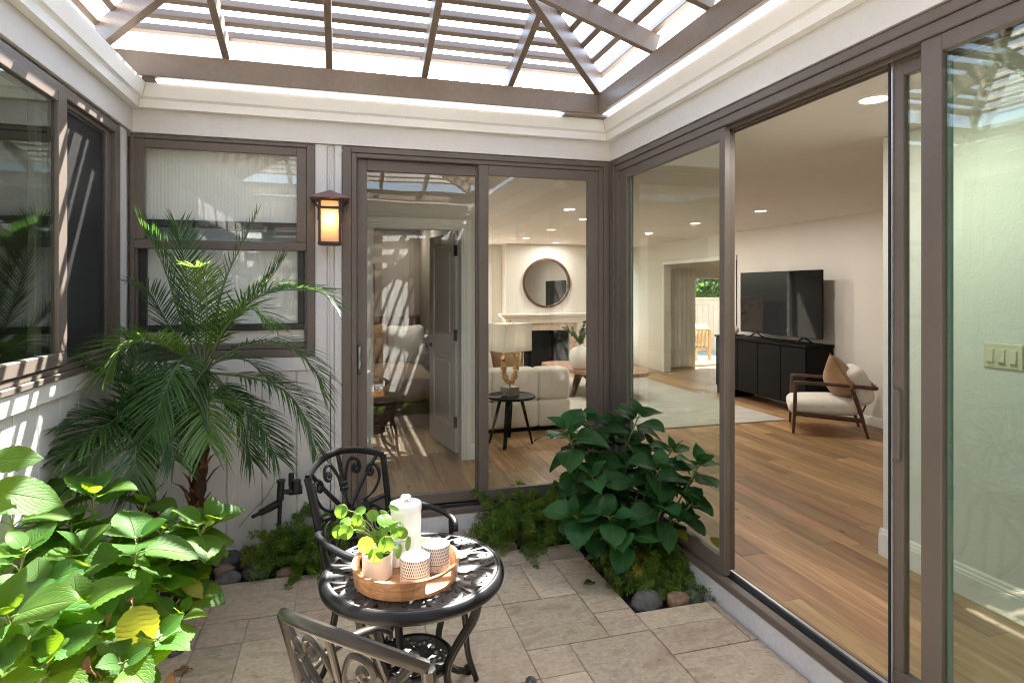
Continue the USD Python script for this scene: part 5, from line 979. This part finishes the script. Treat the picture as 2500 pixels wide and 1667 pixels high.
# river stones and fallen leaves
def stone(name, label, c, s, m_, seed, rz=0.0):
    g = trimesh.creation.icosphere(3); v = np.array(g.vertices); v = np.sign(v) * np.abs(v) ** 0.9; m = jitter((v, np.array(g.faces)), 0.22, 1.3, seed); m = xf(m, c, rz=rz, s=s); single(name, m, m_, label, 'stone', None, None, True)
for k, (u, v, y, s, m_, lab) in enumerate(((558, 1408, 3.62, (.066, .05, .042), 'stone_gray', 'smooth grey river stone at the paving edge below the hydrangea tips'), (622, 1398, 3.64, (.075, .055, .05), 'stone_dark', 'large dark river stone between the grey and the tan stones'), (702, 1400, 3.63, (.072, .04, .03), 'stone_tan', 'flat tan river stone below the fern behind the chair'),
        (548, 1372, 3.72, (.06, .05, .045), 'stone_tan', 'brown river stone behind the smooth grey stone'), (555, 1340, 3.85, (.09, .06, .06), 'stone_dark', 'dark speckled stone against the wall plinth under the palm'), (617, 1365, 3.78, (.06, .05, .05), 'stone_tan', 'small brown stone behind the large dark stone'), (500, 1415, 3.56, (.05, .045, .035), 'stone_dark', 'small black stone half under the hydrangea'), (425, 1470, 2.98, (.05, .06, .04), 'stone_gray', 'grey stone at the left edge of the paving, under the yellow leaf'), (350, 1400, 3.1, (.05, .05, .04), 'stone_gray', 'grey stone deep under the left hydrangea'),
        (1238, 1325, 3.60, (.065, .05, .045), 'stone_tan', 'pale tan stone in the corner bed beside the paving'), (1296, 1330, 3.64, (.06, .05, .04), 'stone_gray', 'grey stone under the fern by the back door sill'), (1580, 1470, 2.78, (.085, .06, .055), 'stone_gray', 'big grey stone at the front of the right bed'), (1655, 1468, 2.77, (.06, .05, .055), 'stone_tan', 'brown stone at the front of the right bed'), (1690, 1462, 2.80, (.05, .05, .05), 'stone_gray', 'greenish grey stone near the right door kerb'), (1610, 1440, 2.9, (.06, .06, .05), 'stone_dark', 'dark stone behind the big grey stone in the right bed'), (1500, 1400, 3.1, (.06, .08, .045), 'stone_dark', 'dark stone along the paving edge under the corner hydrangea'))):
    c = P(u, v, y); c[2] = max(min(c[2], 0.0), -0.035); stone('river_stone', lab, c, s, m_, 40 + k, rg.uniform(-.4, .4))
for (u, v, L, m_, lab) in ((1425, 1425, .075, 'hydrangea_dark', 'curled green fallen leaf on the paving in front of the corner bed'), (424, 1640, .07, 'dead_leaf', 'dry brown fallen leaf on the paving at the left edge'), (600, 1408, .06, 'dead_leaf', 'dry brown leaf lying on the large dark stone')):
    o = atz(u, v, 0.012); t = Thing('fallen_leaf', lab, 'leaf', o); put_leaf(t, 'blade', o, (1, 0.25, 0.1), L, L * 0.6, m_, 60, 0.8, 0.2, 0.2, 0.1)

# ================================================================ THINGS OF THE COURT
# wall lantern
lx, ly = -0.081, 3.865
t = Thing('wall_lantern', 'lit craftsman wall lantern with amber glass beside the back glass door', 'lantern', (lx, WB, 1.87))
h0, a = 2.150, 0.117
t.part('roof', cat((np.array([[lx - a, ly - a, h0], [lx + a, ly - a, h0], [lx + a, ly + a, h0], [lx - a, ly + a, h0], [lx - a, ly - a, h0 + .006], [lx + a, ly - a, h0 + .006], [lx + a, ly + a, h0 + .006], [lx - a, ly + a, h0 + .006], [lx, ly, h0 + 0.062]]),
     np.vstack([[[0, 2, 1], [0, 3, 2]], [[4, 5, 8], [5, 6, 8], [6, 7, 8], [7, 4, 8]], quads([[0, 1, 5, 4], [1, 2, 6, 5], [2, 3, 7, 6], [3, 0, 4, 7]])]))), 'lantern_roof')
b = 0.060
for sx in (-1, 1):
    for sy in (-1, 1):
        t.part('post', box(lx + sx * b - 0.006, lx + sx * b + 0.006, ly + sy * b - 0.006, ly + sy * b + 0.006, 1.885, 2.149, 0.0015), 'iron_lantern')
        e = np.array([sx, sy, 0]) if False else np.array([sx, 0, 0]); o = np.array([lx + sx * (b + .007), ly + sy * b, 2.02])
        t.part('bracket', tube(spline([o, o + [0, 0, .07], o + e * .016 + [0, 0, .105], o + e * .042 + [0, 0, .128]], 12), 0.0055, 6, flat=0.8), 'iron_lantern', True)
for z, hh in ((1.876, 0.014), (2.088, 0.016), (2.140, 0.008)):
    for (x0, x1, y0, y1) in ((-b - .009, b + .009, -b - .010, -b + .004), (-b - .009, b + .009, b - .004, b + .010), (-b - .010, -b + .004, -b + .005, b - .005), (b - .004, b + .010, -b + .005, b - .005)):
        t.part('band', box(lx + x0, lx + x1, ly + y0, ly + y1, z, z + hh, 0.0015), 'iron_lantern')
t.part('floor_plate', box(lx - b + .003, lx + b - .003, ly - b + .003, ly + b - .003, 1.872, 1.880), 'iron_lantern')
g = 0.050
for (x0, x1, y0, y1) in ((-g, g, -g - .001, -g + .001), (-g, g, g - .001, g + .001), (-g - .001, -g + .001, -g + .002, g - .002), (g - .001, g + .001, -g + .002, g - .002)):
    t.part('glass_panel', box(lx + x0, lx + x1, ly + y0, ly + y1, 1.888, 2.139), 'amber')
glow_mat('bulb_glow', (1.0, 0.74, 0.42), 6.0)
t.part('bulb', xf(rev([(0, -0.03), (0.016, -0.025), (0.024, -0.008), (0.024, 0.008), (0.016, 0.025), (0, 0.03)], 16), (lx, ly - 0.012, 2.030)), 'bulb_glow', True)
t.part('wall_plate', box(lx - 0.04, lx + 0.04, ly + b + 0.011, WB - 0.004, 1.93, 2.12, 0.004), 'iron_lantern')

# irrigation valve and hose tap
P = lambda u, v, y: at(u, v, y)
vy = 3.86
t = Thing('irrigation_valve', 'black plastic irrigation valve and filter on a riser in front of the white wall', 'valve', P(681, 1290, vy))
def seg(name, pts, r, n=14): t.part(name, tube([P(u, v, vy) for u, v in pts], r, n), 'black_plastic', 30)
seg('riser', [(681, 1300), (684, 1215)], 0.012); seg('union', [(684, 1220), (686, 1176)], 0.021); seg('cap', [(686, 1176), (686.3, 1171)], 0.026)
seg('elbow', [(690, 1200), (712, 1200)], 0.015); seg('valve_body', [(706, 1198), (738, 1194)], 0.026); seg('bonnet', [(722, 1200), (722, 1172)], 0.031); seg('solenoid', [(711, 1185), (711, 1155)], 0.016)
seg('filter', [(683, 1226), (652, 1243)], 0.022); seg('filter_cap', [(652, 1243), (634, 1252)], 0.019); seg('filter_end', [(634, 1252), (615, 1262)], 0.011)
t.part('wire', tube(spline([P(672, 1176, vy), P(650, 1212, vy + .05), P(610, 1255, vy + .08), P(583, 1287, vy + .09)], 16), 0.0016, 4), 'black_plastic')
t = Thing('hose_tap', 'weathered outdoor tap on the white wall above the cast iron chair', 'tap', P(785, 1120, 3.95))
q = P(784, 1112, 3.95)
t.part('body', cat(tube([q + [0, .04, 0], q + [0, -.03, 0]], 0.013, 10), tube([q + [0, -.02, 0], q + [-.004, -.028, -.05]], [0.012, 0.010], 10), tube([q + [0, -.01, 0], q + [0.003, -.01, .035]], 0.008, 8)), 'pewter', 30)
t.part('handle', cat(tube([q + [-.02, -.01, .036], q + [.022, -.01, .036]], 0.005, 6), tube([q + [.018, -.01, .034], q + [.026, -.012, .018]], 0.004, 6)), 'pewter')

# cast iron table
TC, TZ = np.array([0.2465, 2.215]), 0.59
def spiral(c, r0, turns, a0, sgn=1, n=22):
    th = np.linspace(0, turns * 2 * math.pi, n); r = r0 * (1 - 0.80 * th / th[-1]); return [(c[0] + r[i] * math.cos(a0 + sgn * th[i]), c[1] + r[i] * math.sin(a0 + sgn * th[i])) for i in range(n)]
def pol(pts, a): return [(p * math.cos(a + q / max(p, .02)), p * math.sin(a + q / max(p, .02))) for p, q in pts]
def lattice(rin, rout, k, wd, scale=1.0, ring=True):
    sh = []
    L = rout - rin
    for i in range(k):
        a = 2 * math.pi * i / k; hw = rout * math.pi / k
        for s in (1, -1):
            heart = spline([(rin + .02 * L, 0), (rin + .28 * L, s * hw * .42), (rin + .62 * L, s * hw * .60), (rin + .88 * L, s * hw * .40), (rin + .90 * L, s * hw * .16), (rin + .74 * L, s * hw * .10), (rin + .66 * L, s * hw * .24), (rin + .73 * L, s * hw * .35), (rin + .79 * L, s * hw * .27)], 34)
            sh.append(LineString(pol(heart, a)).buffer(wd * 0.5))
            curl = spline([(rin + .05 * L, s * hw * .80 * rin / rout), (rin + .22 * L, s * hw * .62), (rin + .40 * L, s * hw * .80), (rin + .36 * L, s * hw * .97), (rin + .24 * L, s * hw * .92)], 20)
            sh.append(LineString(pol(curl, a)).buffer(wd * 0.45))
            sh.append(LineString(pol([(rout, s * hw * 0.98), (rin + .45 * L, s * hw * .72), (rin, s * hw * .25 * rin / rout)], a)).buffer(wd * 0.42))
        sh.append(LineString(pol([(rin + .45 * L, 0), (rout, 0)], a)).buffer(wd * 0.45))
        sh.append(LineString(pol([(rin, hw * rin / rout), (rout, hw)], a)).buffer(wd * 0.40)); sh.append(Point(pol([(rin + .46 * L, 0)], a)[0]).buffer(wd * 0.85))
    ringd = lambda r, w: Point(0, 0).buffer(r + w / 2, 48).difference(Point(0, 0).buffer(r - w / 2, 48))
    sh += [ringd(rin, wd * 1.3), ringd(rout, wd * 1.3)]
    return unary_union(sh).simplify(0.0006)
t = Thing('bistro_table', 'round black cast iron bistro table with pierced scrollwork top', 'table', (*TC, 0))
T3 = np.array([*TC, 0.0])
t.part('rim', xf(rev([(0.303, TZ - .012), (0.306, TZ - .001), (0.312, TZ + .001), (0.321, TZ - .003), (0.329, TZ - .012), (0.332, TZ - .024), (0.329, TZ - .038), (0.324, TZ - .040), (0.318, TZ - .030), (0.308, TZ - .016)], 96, True), T3), 'iron', True)
t.part('scrollwork', xf(ext(lattice(0.140, 0.306, 10, 0.0150), 0.011, TZ - .012), T3), 'iron_top')
t.part('centre_scrollwork', xf(ext(lattice(0.040, 0.140, 6, 0.011), 0.011, TZ - .0122), T3, rz=0.3), 'iron_top')
t.part('lower_shelf', xf(ext(lattice(0.032, 0.128, 6, 0.012), 0.010, 0.255), T3, rz=0.2), 'iron_top')
t.part('shelf_rim', xf(rev([(0.126, 0.254), (0.126, 0.267), (0.137, 0.269), (0.145, 0.262), (0.145, 0.246), (0.139, 0.244)], 64, True), T3), 'iron', True)
for k in range(4):
    a = math.pi / 4 + k * math.pi / 2; d = np.array([math.cos(a), math.sin(a), 0])
    pr = spline([(0.285, TZ - .02), (0.262, 0.47), (0.195, 0.36), (0.150, 0.26), (0.172, 0.17), (0.250, 0.08), (0.330, 0.026), (0.362, 0.010)], 26)
    p = np.array([T3 + d * r + np.array([0, 0, z]) for r, z in pr]); w = np.linspace(0.018, 0.013, 26); s = np.cross(d, [0, 0, 1.0])
    m = cat(tube(p, w, 8, flat=0.62, up=s), tube(p + s * 0.006 + d * 0.004, w * 0.45, 6), tube(p - s * 0.006 + d * 0.004, w * 0.45, 6))
    lg = t.part('leg', m, 'iron', 40); t.part('foot', xf(rev([(0, 0), (0.017, 0), (0.021, 0.012), (0.017, 0.03), (0.008, 0.034), (0, 0.034)], 14), T3 + d * 0.362), 'iron', True, under=lg)

# cast iron chairs: local frame faces +x, origin on the floor under the seat
def chair(label, loc, rz, m_, top=0.0):
    t = Thing('bistro_chair', label, 'chair', (loc[0], loc[1], 0), rz, local=True)
    zb, zt = 0.43, 0.85
    def S(a, z):
        f_ = (z - zb) / (zt - zb); return np.array([-0.195 - 0.085 * f_ - 0.02 * f_ * f_ - 0.052 * (1 - (a / 0.205) ** 2), a, z])
    def Sp(pts, n=20): return np.array([S(*q) for q in spline(pts, n)])
    hw = lambda z: 0.172 + 0.034 * (z - zb) / (zt - zb)
    up = (-1, 0, 0.1)
    for s in (-1, 1): t.part('back_post', tube(Sp([(s * hw(z), z) for z in (0.40, 0.55, 0.70, zt)], 14), [0.016] * 13 + [0.017], 8, flat=0.8, up=up), m_, 40)
    arch = [(y, zt + 0.048 * (1 - (y / 0.206) ** 2)) for y in np.linspace(-0.206, 0.206, 22)]
    t.part('top_rail', tube(np.array([S(*q) for q in arch]), 0.0152, 8, flat=0.78, up=up), m_, 40)
    t.part('lower_rail', tube(np.array([S(y, 0.452 - 0.02 * (1 - (y / .17) ** 2)) for y in np.linspace(-0.172, 0.172, 16)]), 0.013, 8, flat=0.8, up=up), m_, 40)
    C = 0.650; dm = 0.036; sp = []
    for (p, q) in (((0, C + dm), (dm, C)), ((dm, C), (0, C - dm)), ((0, C - dm), (-dm, C)), ((-dm, C), (0, C + dm))): sp.append(tube(Sp([p, q], 4), 0.0085, 6, flat=0.8, up=up))
    ends = [((0, C + dm), (0, zt + .044)), ((0, C - dm), (0, 0.435)), ((dm, C), (hw(C + .02), C + .03)), ((-dm, C), (-hw(C + .02), C + .03))]
    for p, q in ends:
        sp.append(tube(Sp([p, q], 10), 0.0088, 6, flat=0.8, up=up)); d = np.array(q) - p; d = d / np.linalg.norm(d); L = np.linalg.norm(np.array(q) - p); nrm = np.array([-d[1], d[0]])
        for o in (-0.007, 0.007): sp.append(tube(Sp([np.array(p) + d * .03 + nrm * o * 0.7, np.array(q) + nrm * o], 8), 0.0045, 5, up=up))
        for f_ in (0.30, 0.40): c = np.array(p) + d * L * f_; sp.append(tube(Sp([c - nrm * .017, c + nrm * .017], 5), 0.0105, 6, flat=0.85, up=up))
    t.part('spokes', cat(sp), m_, 40)
    for sx in (-1, 1):
        for (p, q) in (((sx * dm * .5, C + dm * .5), (sx * 0.183, zt + .008)), ((sx * dm * .5, C - dm * .5), (sx * 0.160, 0.462))):
            t.part('diagonal_bar', tube(Sp([p, q], 10), 0.0098, 6, flat=0.8, up=up), m_, 40)
    for sx in (-1, 1):
        for pts in ([(0.012, C + .085), (0.020, C + .15), (0.052, C + .205), (0.088, C + .198), (0.094, C + .165), (0.076, C + .150), (0.062, C + .165), (0.072, C + .178), (0.079, C + .168)],
                    [(0.085, C + .030), (0.140, C + .060), (0.172, C + .110), (0.168, C + .158), (0.138, C + .166), (0.122, C + .142), (0.136, C + .126), (0.148, C + .138), (0.141, C + .147)],
                    [(0.085, C + .005), (0.135, C - .008), (0.163, C - .050), (0.156, C - .100), (0.128, C - .112), (0.112, C - .090), (0.124, C - .074), (0.137, C - .085), (0.129, C - .095)],
                    [(0.012, C - .080), (0.020, C - .130), (0.048, C - .180), (0.084, C - .176), (0.092, C - .146), (0.074, C - .132), (0.060, C - .146), (0.070, C - .158), (0.077, C - .149)]):
            p = Sp([(sx * a, z) for a, z in pts], 36); t.part('scroll', tube(p, np.r_[np.linspace(.0062, .0085, 18), np.linspace(.0085, .0105, 18)], 7, flat=0.9, up=up), m_, 40)
    seat = Point(0, 0).buffer(0.215, 40); seat = affinity.scale(seat, 1.0, 1.02); hole = affinity.scale(Point(0, 0).buffer(0.185, 40), 1.0, 1.02)
    t.part('seat_rim', ext(seat.difference(hole), 0.022, 0.402), m_); t.part('seat_lattice', ext(unary_union([lattice(0.045, 0.19, 8, 0.013), Point(0, 0).buffer(0.03)]), 0.010, 0.406), m_)
    for s in (-1, 1):
        p = spline([(-0.245, s * .185, .640), (-.215, s * .225, .648), (-.13, s * .258, .645), (-.02, s * .268, .636), (.065, s * .252, .624), (.100, s * .232, .606), (.106, s * .228, .582)], 26)
        t.part('arm', tube(p, np.r_[np.linspace(.012, .0165, 13), np.linspace(.0165, .011, 13)], 9, flat=0.7, up=(0, 0, 1)), m_, True)
        t.part('arm_support', tube(spline([(.058, s * .252, .618), (.070, s * .240, .54), (.100, s * .205, .415)], 10), 0.0135, 6, flat=0.6, up=(1, 0, 0)), m_, 40)
        t.part('leg', tube(spline([(.15, s * .16, .41), (.185, s * .185, .28), (.195, s * .195, .12), (.225, s * .215, .006)], 16), np.linspace(.017, .012, 16), 8, flat=0.8), m_, True)
        t.part('leg', tube(spline([(-.165, s * .165, .41), (-.185, s * .175, .28), (-.215, s * .185, .12), (-.275, s * .20, .006)], 16), np.linspace(.017, .012, 16), 8, flat=0.8), m_, True)
    return t
def place(topc, f): f = np.array(f) / np.linalg.norm(f); l = np.array(topc) + f * 0.300; return l, math.atan2(f[1], f[0])
l, a = place((0.018, 2.664), (.654, -.756)); chair('black cast iron armchair with scrolled back, tucked under the far side of the table', l, a, 'iron')
l, a = place((0.013, 1.339), (.697, .716)); chair('cast iron chair seen from behind in the foreground, warm reflection painted into its colour', l, a, 'iron_warm_reflection')

# tray and what stands on it
import manifold3d as m3
TR = np.array([0.214, 2.146, TZ + 0.003])
def mf(m): v, f = m; q = trimesh.Trimesh(v, f); q.merge_vertices(); return m3.Manifold(m3.Mesh(np.asarray(q.vertices, np.float32), np.asarray(q.faces, np.uint32)))
ring = m3.Manifold.cylinder(0.060, 0.180, 0.187, 96) - m3.Manifold.cylinder(0.070, 0.171, 0.176, 96).translate([0, 0, 0.012])
for a in (-0.98, -0.98 + math.pi):
    slot = m3.CrossSection.square([0.105, 0.024], True).offset(0.010, m3.JoinType.Round, 2.0, 24).extrude(0.12).rotate([90, 0, 0]).translate([0, 0.06, 0]).rotate([0, 0, 90]).translate([0.18, 0, 0.033]).rotate([0, 0, math.degrees(a)])
    ring = ring - slot
M['acacia'] = usdkit.material(stage, '/World/Looks/acacia', {'g': ('geometry', {}), 'm': ('mapping', {'scale': (5.0, 9.0, 22.0)}), 'n': ('noise_texture', {'scale': 2.4, 'detail': 5.0, 'distortion': 1.6}),
    'r': ('rgb_ramp', {'ramp': [(0.28, (0.26, 0.105, 0.04)), (0.5, (0.42, 0.20, 0.085)), (0.72, (0.56, 0.31, 0.15))]}), 'm2': ('mapping', {'scale': (11, 11, 1.5)}), 'v': ('voronoi_texture', {'scale': 1.0}), 'hr': ('map_range', {'to_min': 0.82, 'to_max': 1.15}), 'h': ('hsv', {}),
    'sx': ('separate_color', {}), 'p': ('principled_bsdf', {'roughness': 0.38})}, [('g.position', 'm.vector'), ('m.vector', 'n.vector'), ('n.fac', 'r.fac'), ('g.position', 'm2.vector'), ('m2.vector', 'v.vector'), ('v.color', 'sx.color'), ('sx.r', 'hr.value'), ('hr.result', 'h.value'), ('r.color', 'h.color'), ('h.color', 'p.base_color')], surface='p.BSDF')
rm_ = ring.to_mesh()
t = Thing('tray', 'round wooden tray with cut out handles on the bistro table', 'tray', TR)
t.part('bowl', xf((rm_.vert_properties[:, :3], rm_.tri_verts), TR), 'acacia', 35)
BZ = TZ + 0.0155
mat('ceramic', (0.80, 0.77, 0.72), 0.03, 30, rough=0.35); mat('ceramic_raw', (0.66, 0.56, 0.49), 0.06, 60, rough=0.7); mat('ceramic_in', (0.80, 0.78, 0.72), 0.02, 30, rough=0.2); mat('ink', (0.02, 0.018, 0.016), 0.1, rough=0.5); mat('enamel', (0.82, 0.815, 0.79), 0.01, 30, rough=0.18)
mat('pot_white', (0.78, 0.735, 0.70), 0.05, 20, rough=0.45)
def vessel(t, c, r, h, th=0.004, out='ceramic', inn='ceramic_in', foot=0.004):
    o = np.array([c[0], c[1], BZ])
    t.part('wall', xf(rev([(0, 0), (r - foot, 0), (r, foot), (r, h - .001), (r - th * .5, h), (r - th, h - .002)], 48), o), out, 30)
    t.part('inside', xf(rev([(r - th, h - .002), (r - th, 0.008), (0, 0.006)], 48), o), inn, 30); return o
def cup(label, c, r, h, ang):
    t = Thing('cup', label, 'cup', (c[0], c[1], BZ)); o = vessel(t, c, r, h, out='ceramic'); nb = 44; da = []
    t.part('lower_band', xf(rev([(r - .0036, 0.0008), (r + .0003, .0045), (r + .0003, h * 0.30)], 48), o), 'ceramic_raw', 30)
    for j in range(5):
        for k in range(nb):
            a = 2 * math.pi * (k + 0.5 * (j % 2)) / nb + ang; z = h * 0.385 + j * h * 0.125
            da.append(xf(box(r - .0005, r + .0005, -.0013, .0013, 0, h * 0.085), o + [0, 0, z], rz=a))
    t.part('dash_print', cat(da), 'ink'); t.part('line_print', xf(rev([(r + .0003, h * .302), (r + .0009, h * .305), (r + .0009, h * .322), (r + .0003, h * .325)], 48), o), 'ink')
    r_ = random.Random(int(ang * 100)); dd = [xf(rev([(0.0011, 0), (0.0019, -.0008)][::-1] + [(0, 0.0004)], 8), o + [0, 0, 0], ry=0) for _ in range(0)]
    for k in range(20):
        a = 2 * math.pi * k / 20 + ang; z = h * (0.07 + 0.16 * ((k * 7) % 3) / 2); d = np.array([math.cos(a), math.sin(a), 0]); dd.append(frame_xf(rev([(0.0021, 0.0), (0.0018, 0.0007), (0.0, 0.0009)], 8), o + d * r + [0, 0, z], np.cross([0, 0, 1.0], d), (0, 0, 1.0), d))
    t.part('dot_print', cat(dd), 'ink')
cup('white cup with rows of black dashes, front one on the tray', (0.236, 2.078), 0.051, 0.084, 0.1); cup('white cup with rows of black dashes, standing at the right end of the tray', (0.318, 2.148), 0.049, 0.088, 0.6)
t = Thing('creamer', 'small plain beige pot half hidden between plant pot and canister', 'pot', (0.176, 2.206, BZ)); vessel(t, (0.176, 2.206), 0.029, 0.082, out='pot_white')
cc = np.array([0.2235, 2.2625, BZ])
t = Thing('canister', 'tall white enamel canister with knobbed lid on the tray', 'canister', cc)
t.part('body', xf(rev([(0, 0), (0.053, 0), (0.056, .004), (0.056, 0.178), (0.0545, 0.181)], 56), cc), 'enamel', 30)
t.part('lid', xf(rev([(0.0572, 0.178), (0.0586, 0.181), (0.0586, 0.198), (0.0565, 0.203), (0.030, 0.2075), (0.012, 0.2085), (0, 0.2085)], 56), cc), 'enamel', 40)
t.part('knob', xf(rev([(0.0085, 0.207), (0.0085, 0.216), (0.0185, 0.221), (0.019, 0.226), (0.014, 0.231), (0, 0.233)], 32), cc), 'enamel', True)
# pilea in its pot
pc = np.array([0.113, 2.140])
t = Thing('plant_pot', 'small white pot on the left of the tray', 'pot', (*pc, BZ)); o = vessel(t, pc, 0.0515, 0.082, 0.0045, out='pot_white')
t.part('soil', jitter(xf(rev([(0, 0.068), (0.0468, 0.066)], 40), o), 0.002, 60), 'soil')
t = Thing('pilea', 'little pilea with round bright green leaves in the white pot', 'plant', (*pc, BZ + .07)); rg = random.Random(4); base = np.array([*pc, BZ + 0.067])
t.part('stem', tube([base, base + [0.002, 0, 0.035], base + [0.004, -.003, 0.075]], 0.0035, 6), 'stem_brown')
Tq = lambda x, y, yy: at(740 + x / 4.48, 1150 + y / 4.48, yy); lvs = []
for k, (x, y, yy, s, fc) in enumerate(((430, 415, 2.13, .030, .6), (640, 425, 2.16, .029, .35), (765, 460, 2.17, .028, .5), (597, 510, 2.10, .026, .55), (490, 540, 2.11, .028, .35), (400, 640, 2.10, .029, .8), (482, 640, 2.08, .031, .75), (880, 508, 2.13, .034, .25), (872, 452, 2.18, .022, .4), (975, 395, 2.17, .024, .3),
            (1020, 615, 2.09, .033, .75), (895, 600, 2.15, .027, .35), (692, 780, 2.06, .036, .97), (905, 775, 2.06, .034, .9), (795, 893, 2.045, .032, 1.0), (790, 690, 2.14, .028, .7), (640, 600, 2.17, .024, .5), (1055, 845, 2.06, .030, .3), (1152, 765, 2.075, .029, .25), (860, 690, 2.17, .028, .6), (1065, 660, 2.13, .027, .6), (930, 540, 2.19, .028, .4), (560, 580, 2.16, .022, .5))):
    s *= 0.82; c = Tq(x, y, yy); out = norm(c - base); nrm = norm(np.array([0, -1, 0.25]) * fc + np.array([0, 0, 1.0]) * (1 - fc) + np.array([out[0], out[1], 0]) * 0.35 + np.array([rg.uniform(-.2, .2) for _ in range(3)]))
    if x in (1055, 1152): nrm = norm(np.array([0.85, -0.5, 0.15]))
    d = norm(np.cross(nrm, np.cross(norm(np.array([out[0] * .8, out[1], -0.6])), nrm))); p0 = c - d * s * 0.35
    m, st = leaf(2 * s, 1.85 * s, -0.05, 0.12, 0.004, 0.0, 13, 8, 0.98, k); rr = np.linspace(0, 1, 13)
    ex, ez = d, nrm; ey = np.cross(ez, ex); v, f_ = m; tt = st[:, 0]; ww = np.sqrt(np.clip(1 - (2 * tt - 1) ** 2, 0, 1)); v = v.copy(); v[:, 1] = st[:, 1] * ww * s * 0.95; v[:, 0] = tt * 2 * s - s * 0.7; v[:, 2] = -0.35 * (v[:, 0] ** 2 + v[:, 1] ** 2) / s * 0.6 + 0.0035 * np.abs(st[:, 1])
    t.part('leaf', frame_xf((v, f_), c, ex, ey, ez), 'pilea_leaf', True, uv=st)
    lvs.append(tube(spline([base + np.array([0.003, -.002, 0.03 + 0.04 * rg.random()]), (base + c) / 2 + [0, 0, 0.02 + 0.3 * abs(c[2] - base[2] - .05)], c], 10), np.linspace(0.0016, 0.0011, 10), 5))
t.part('petioles', cat(lvs), 'stem_green', True)
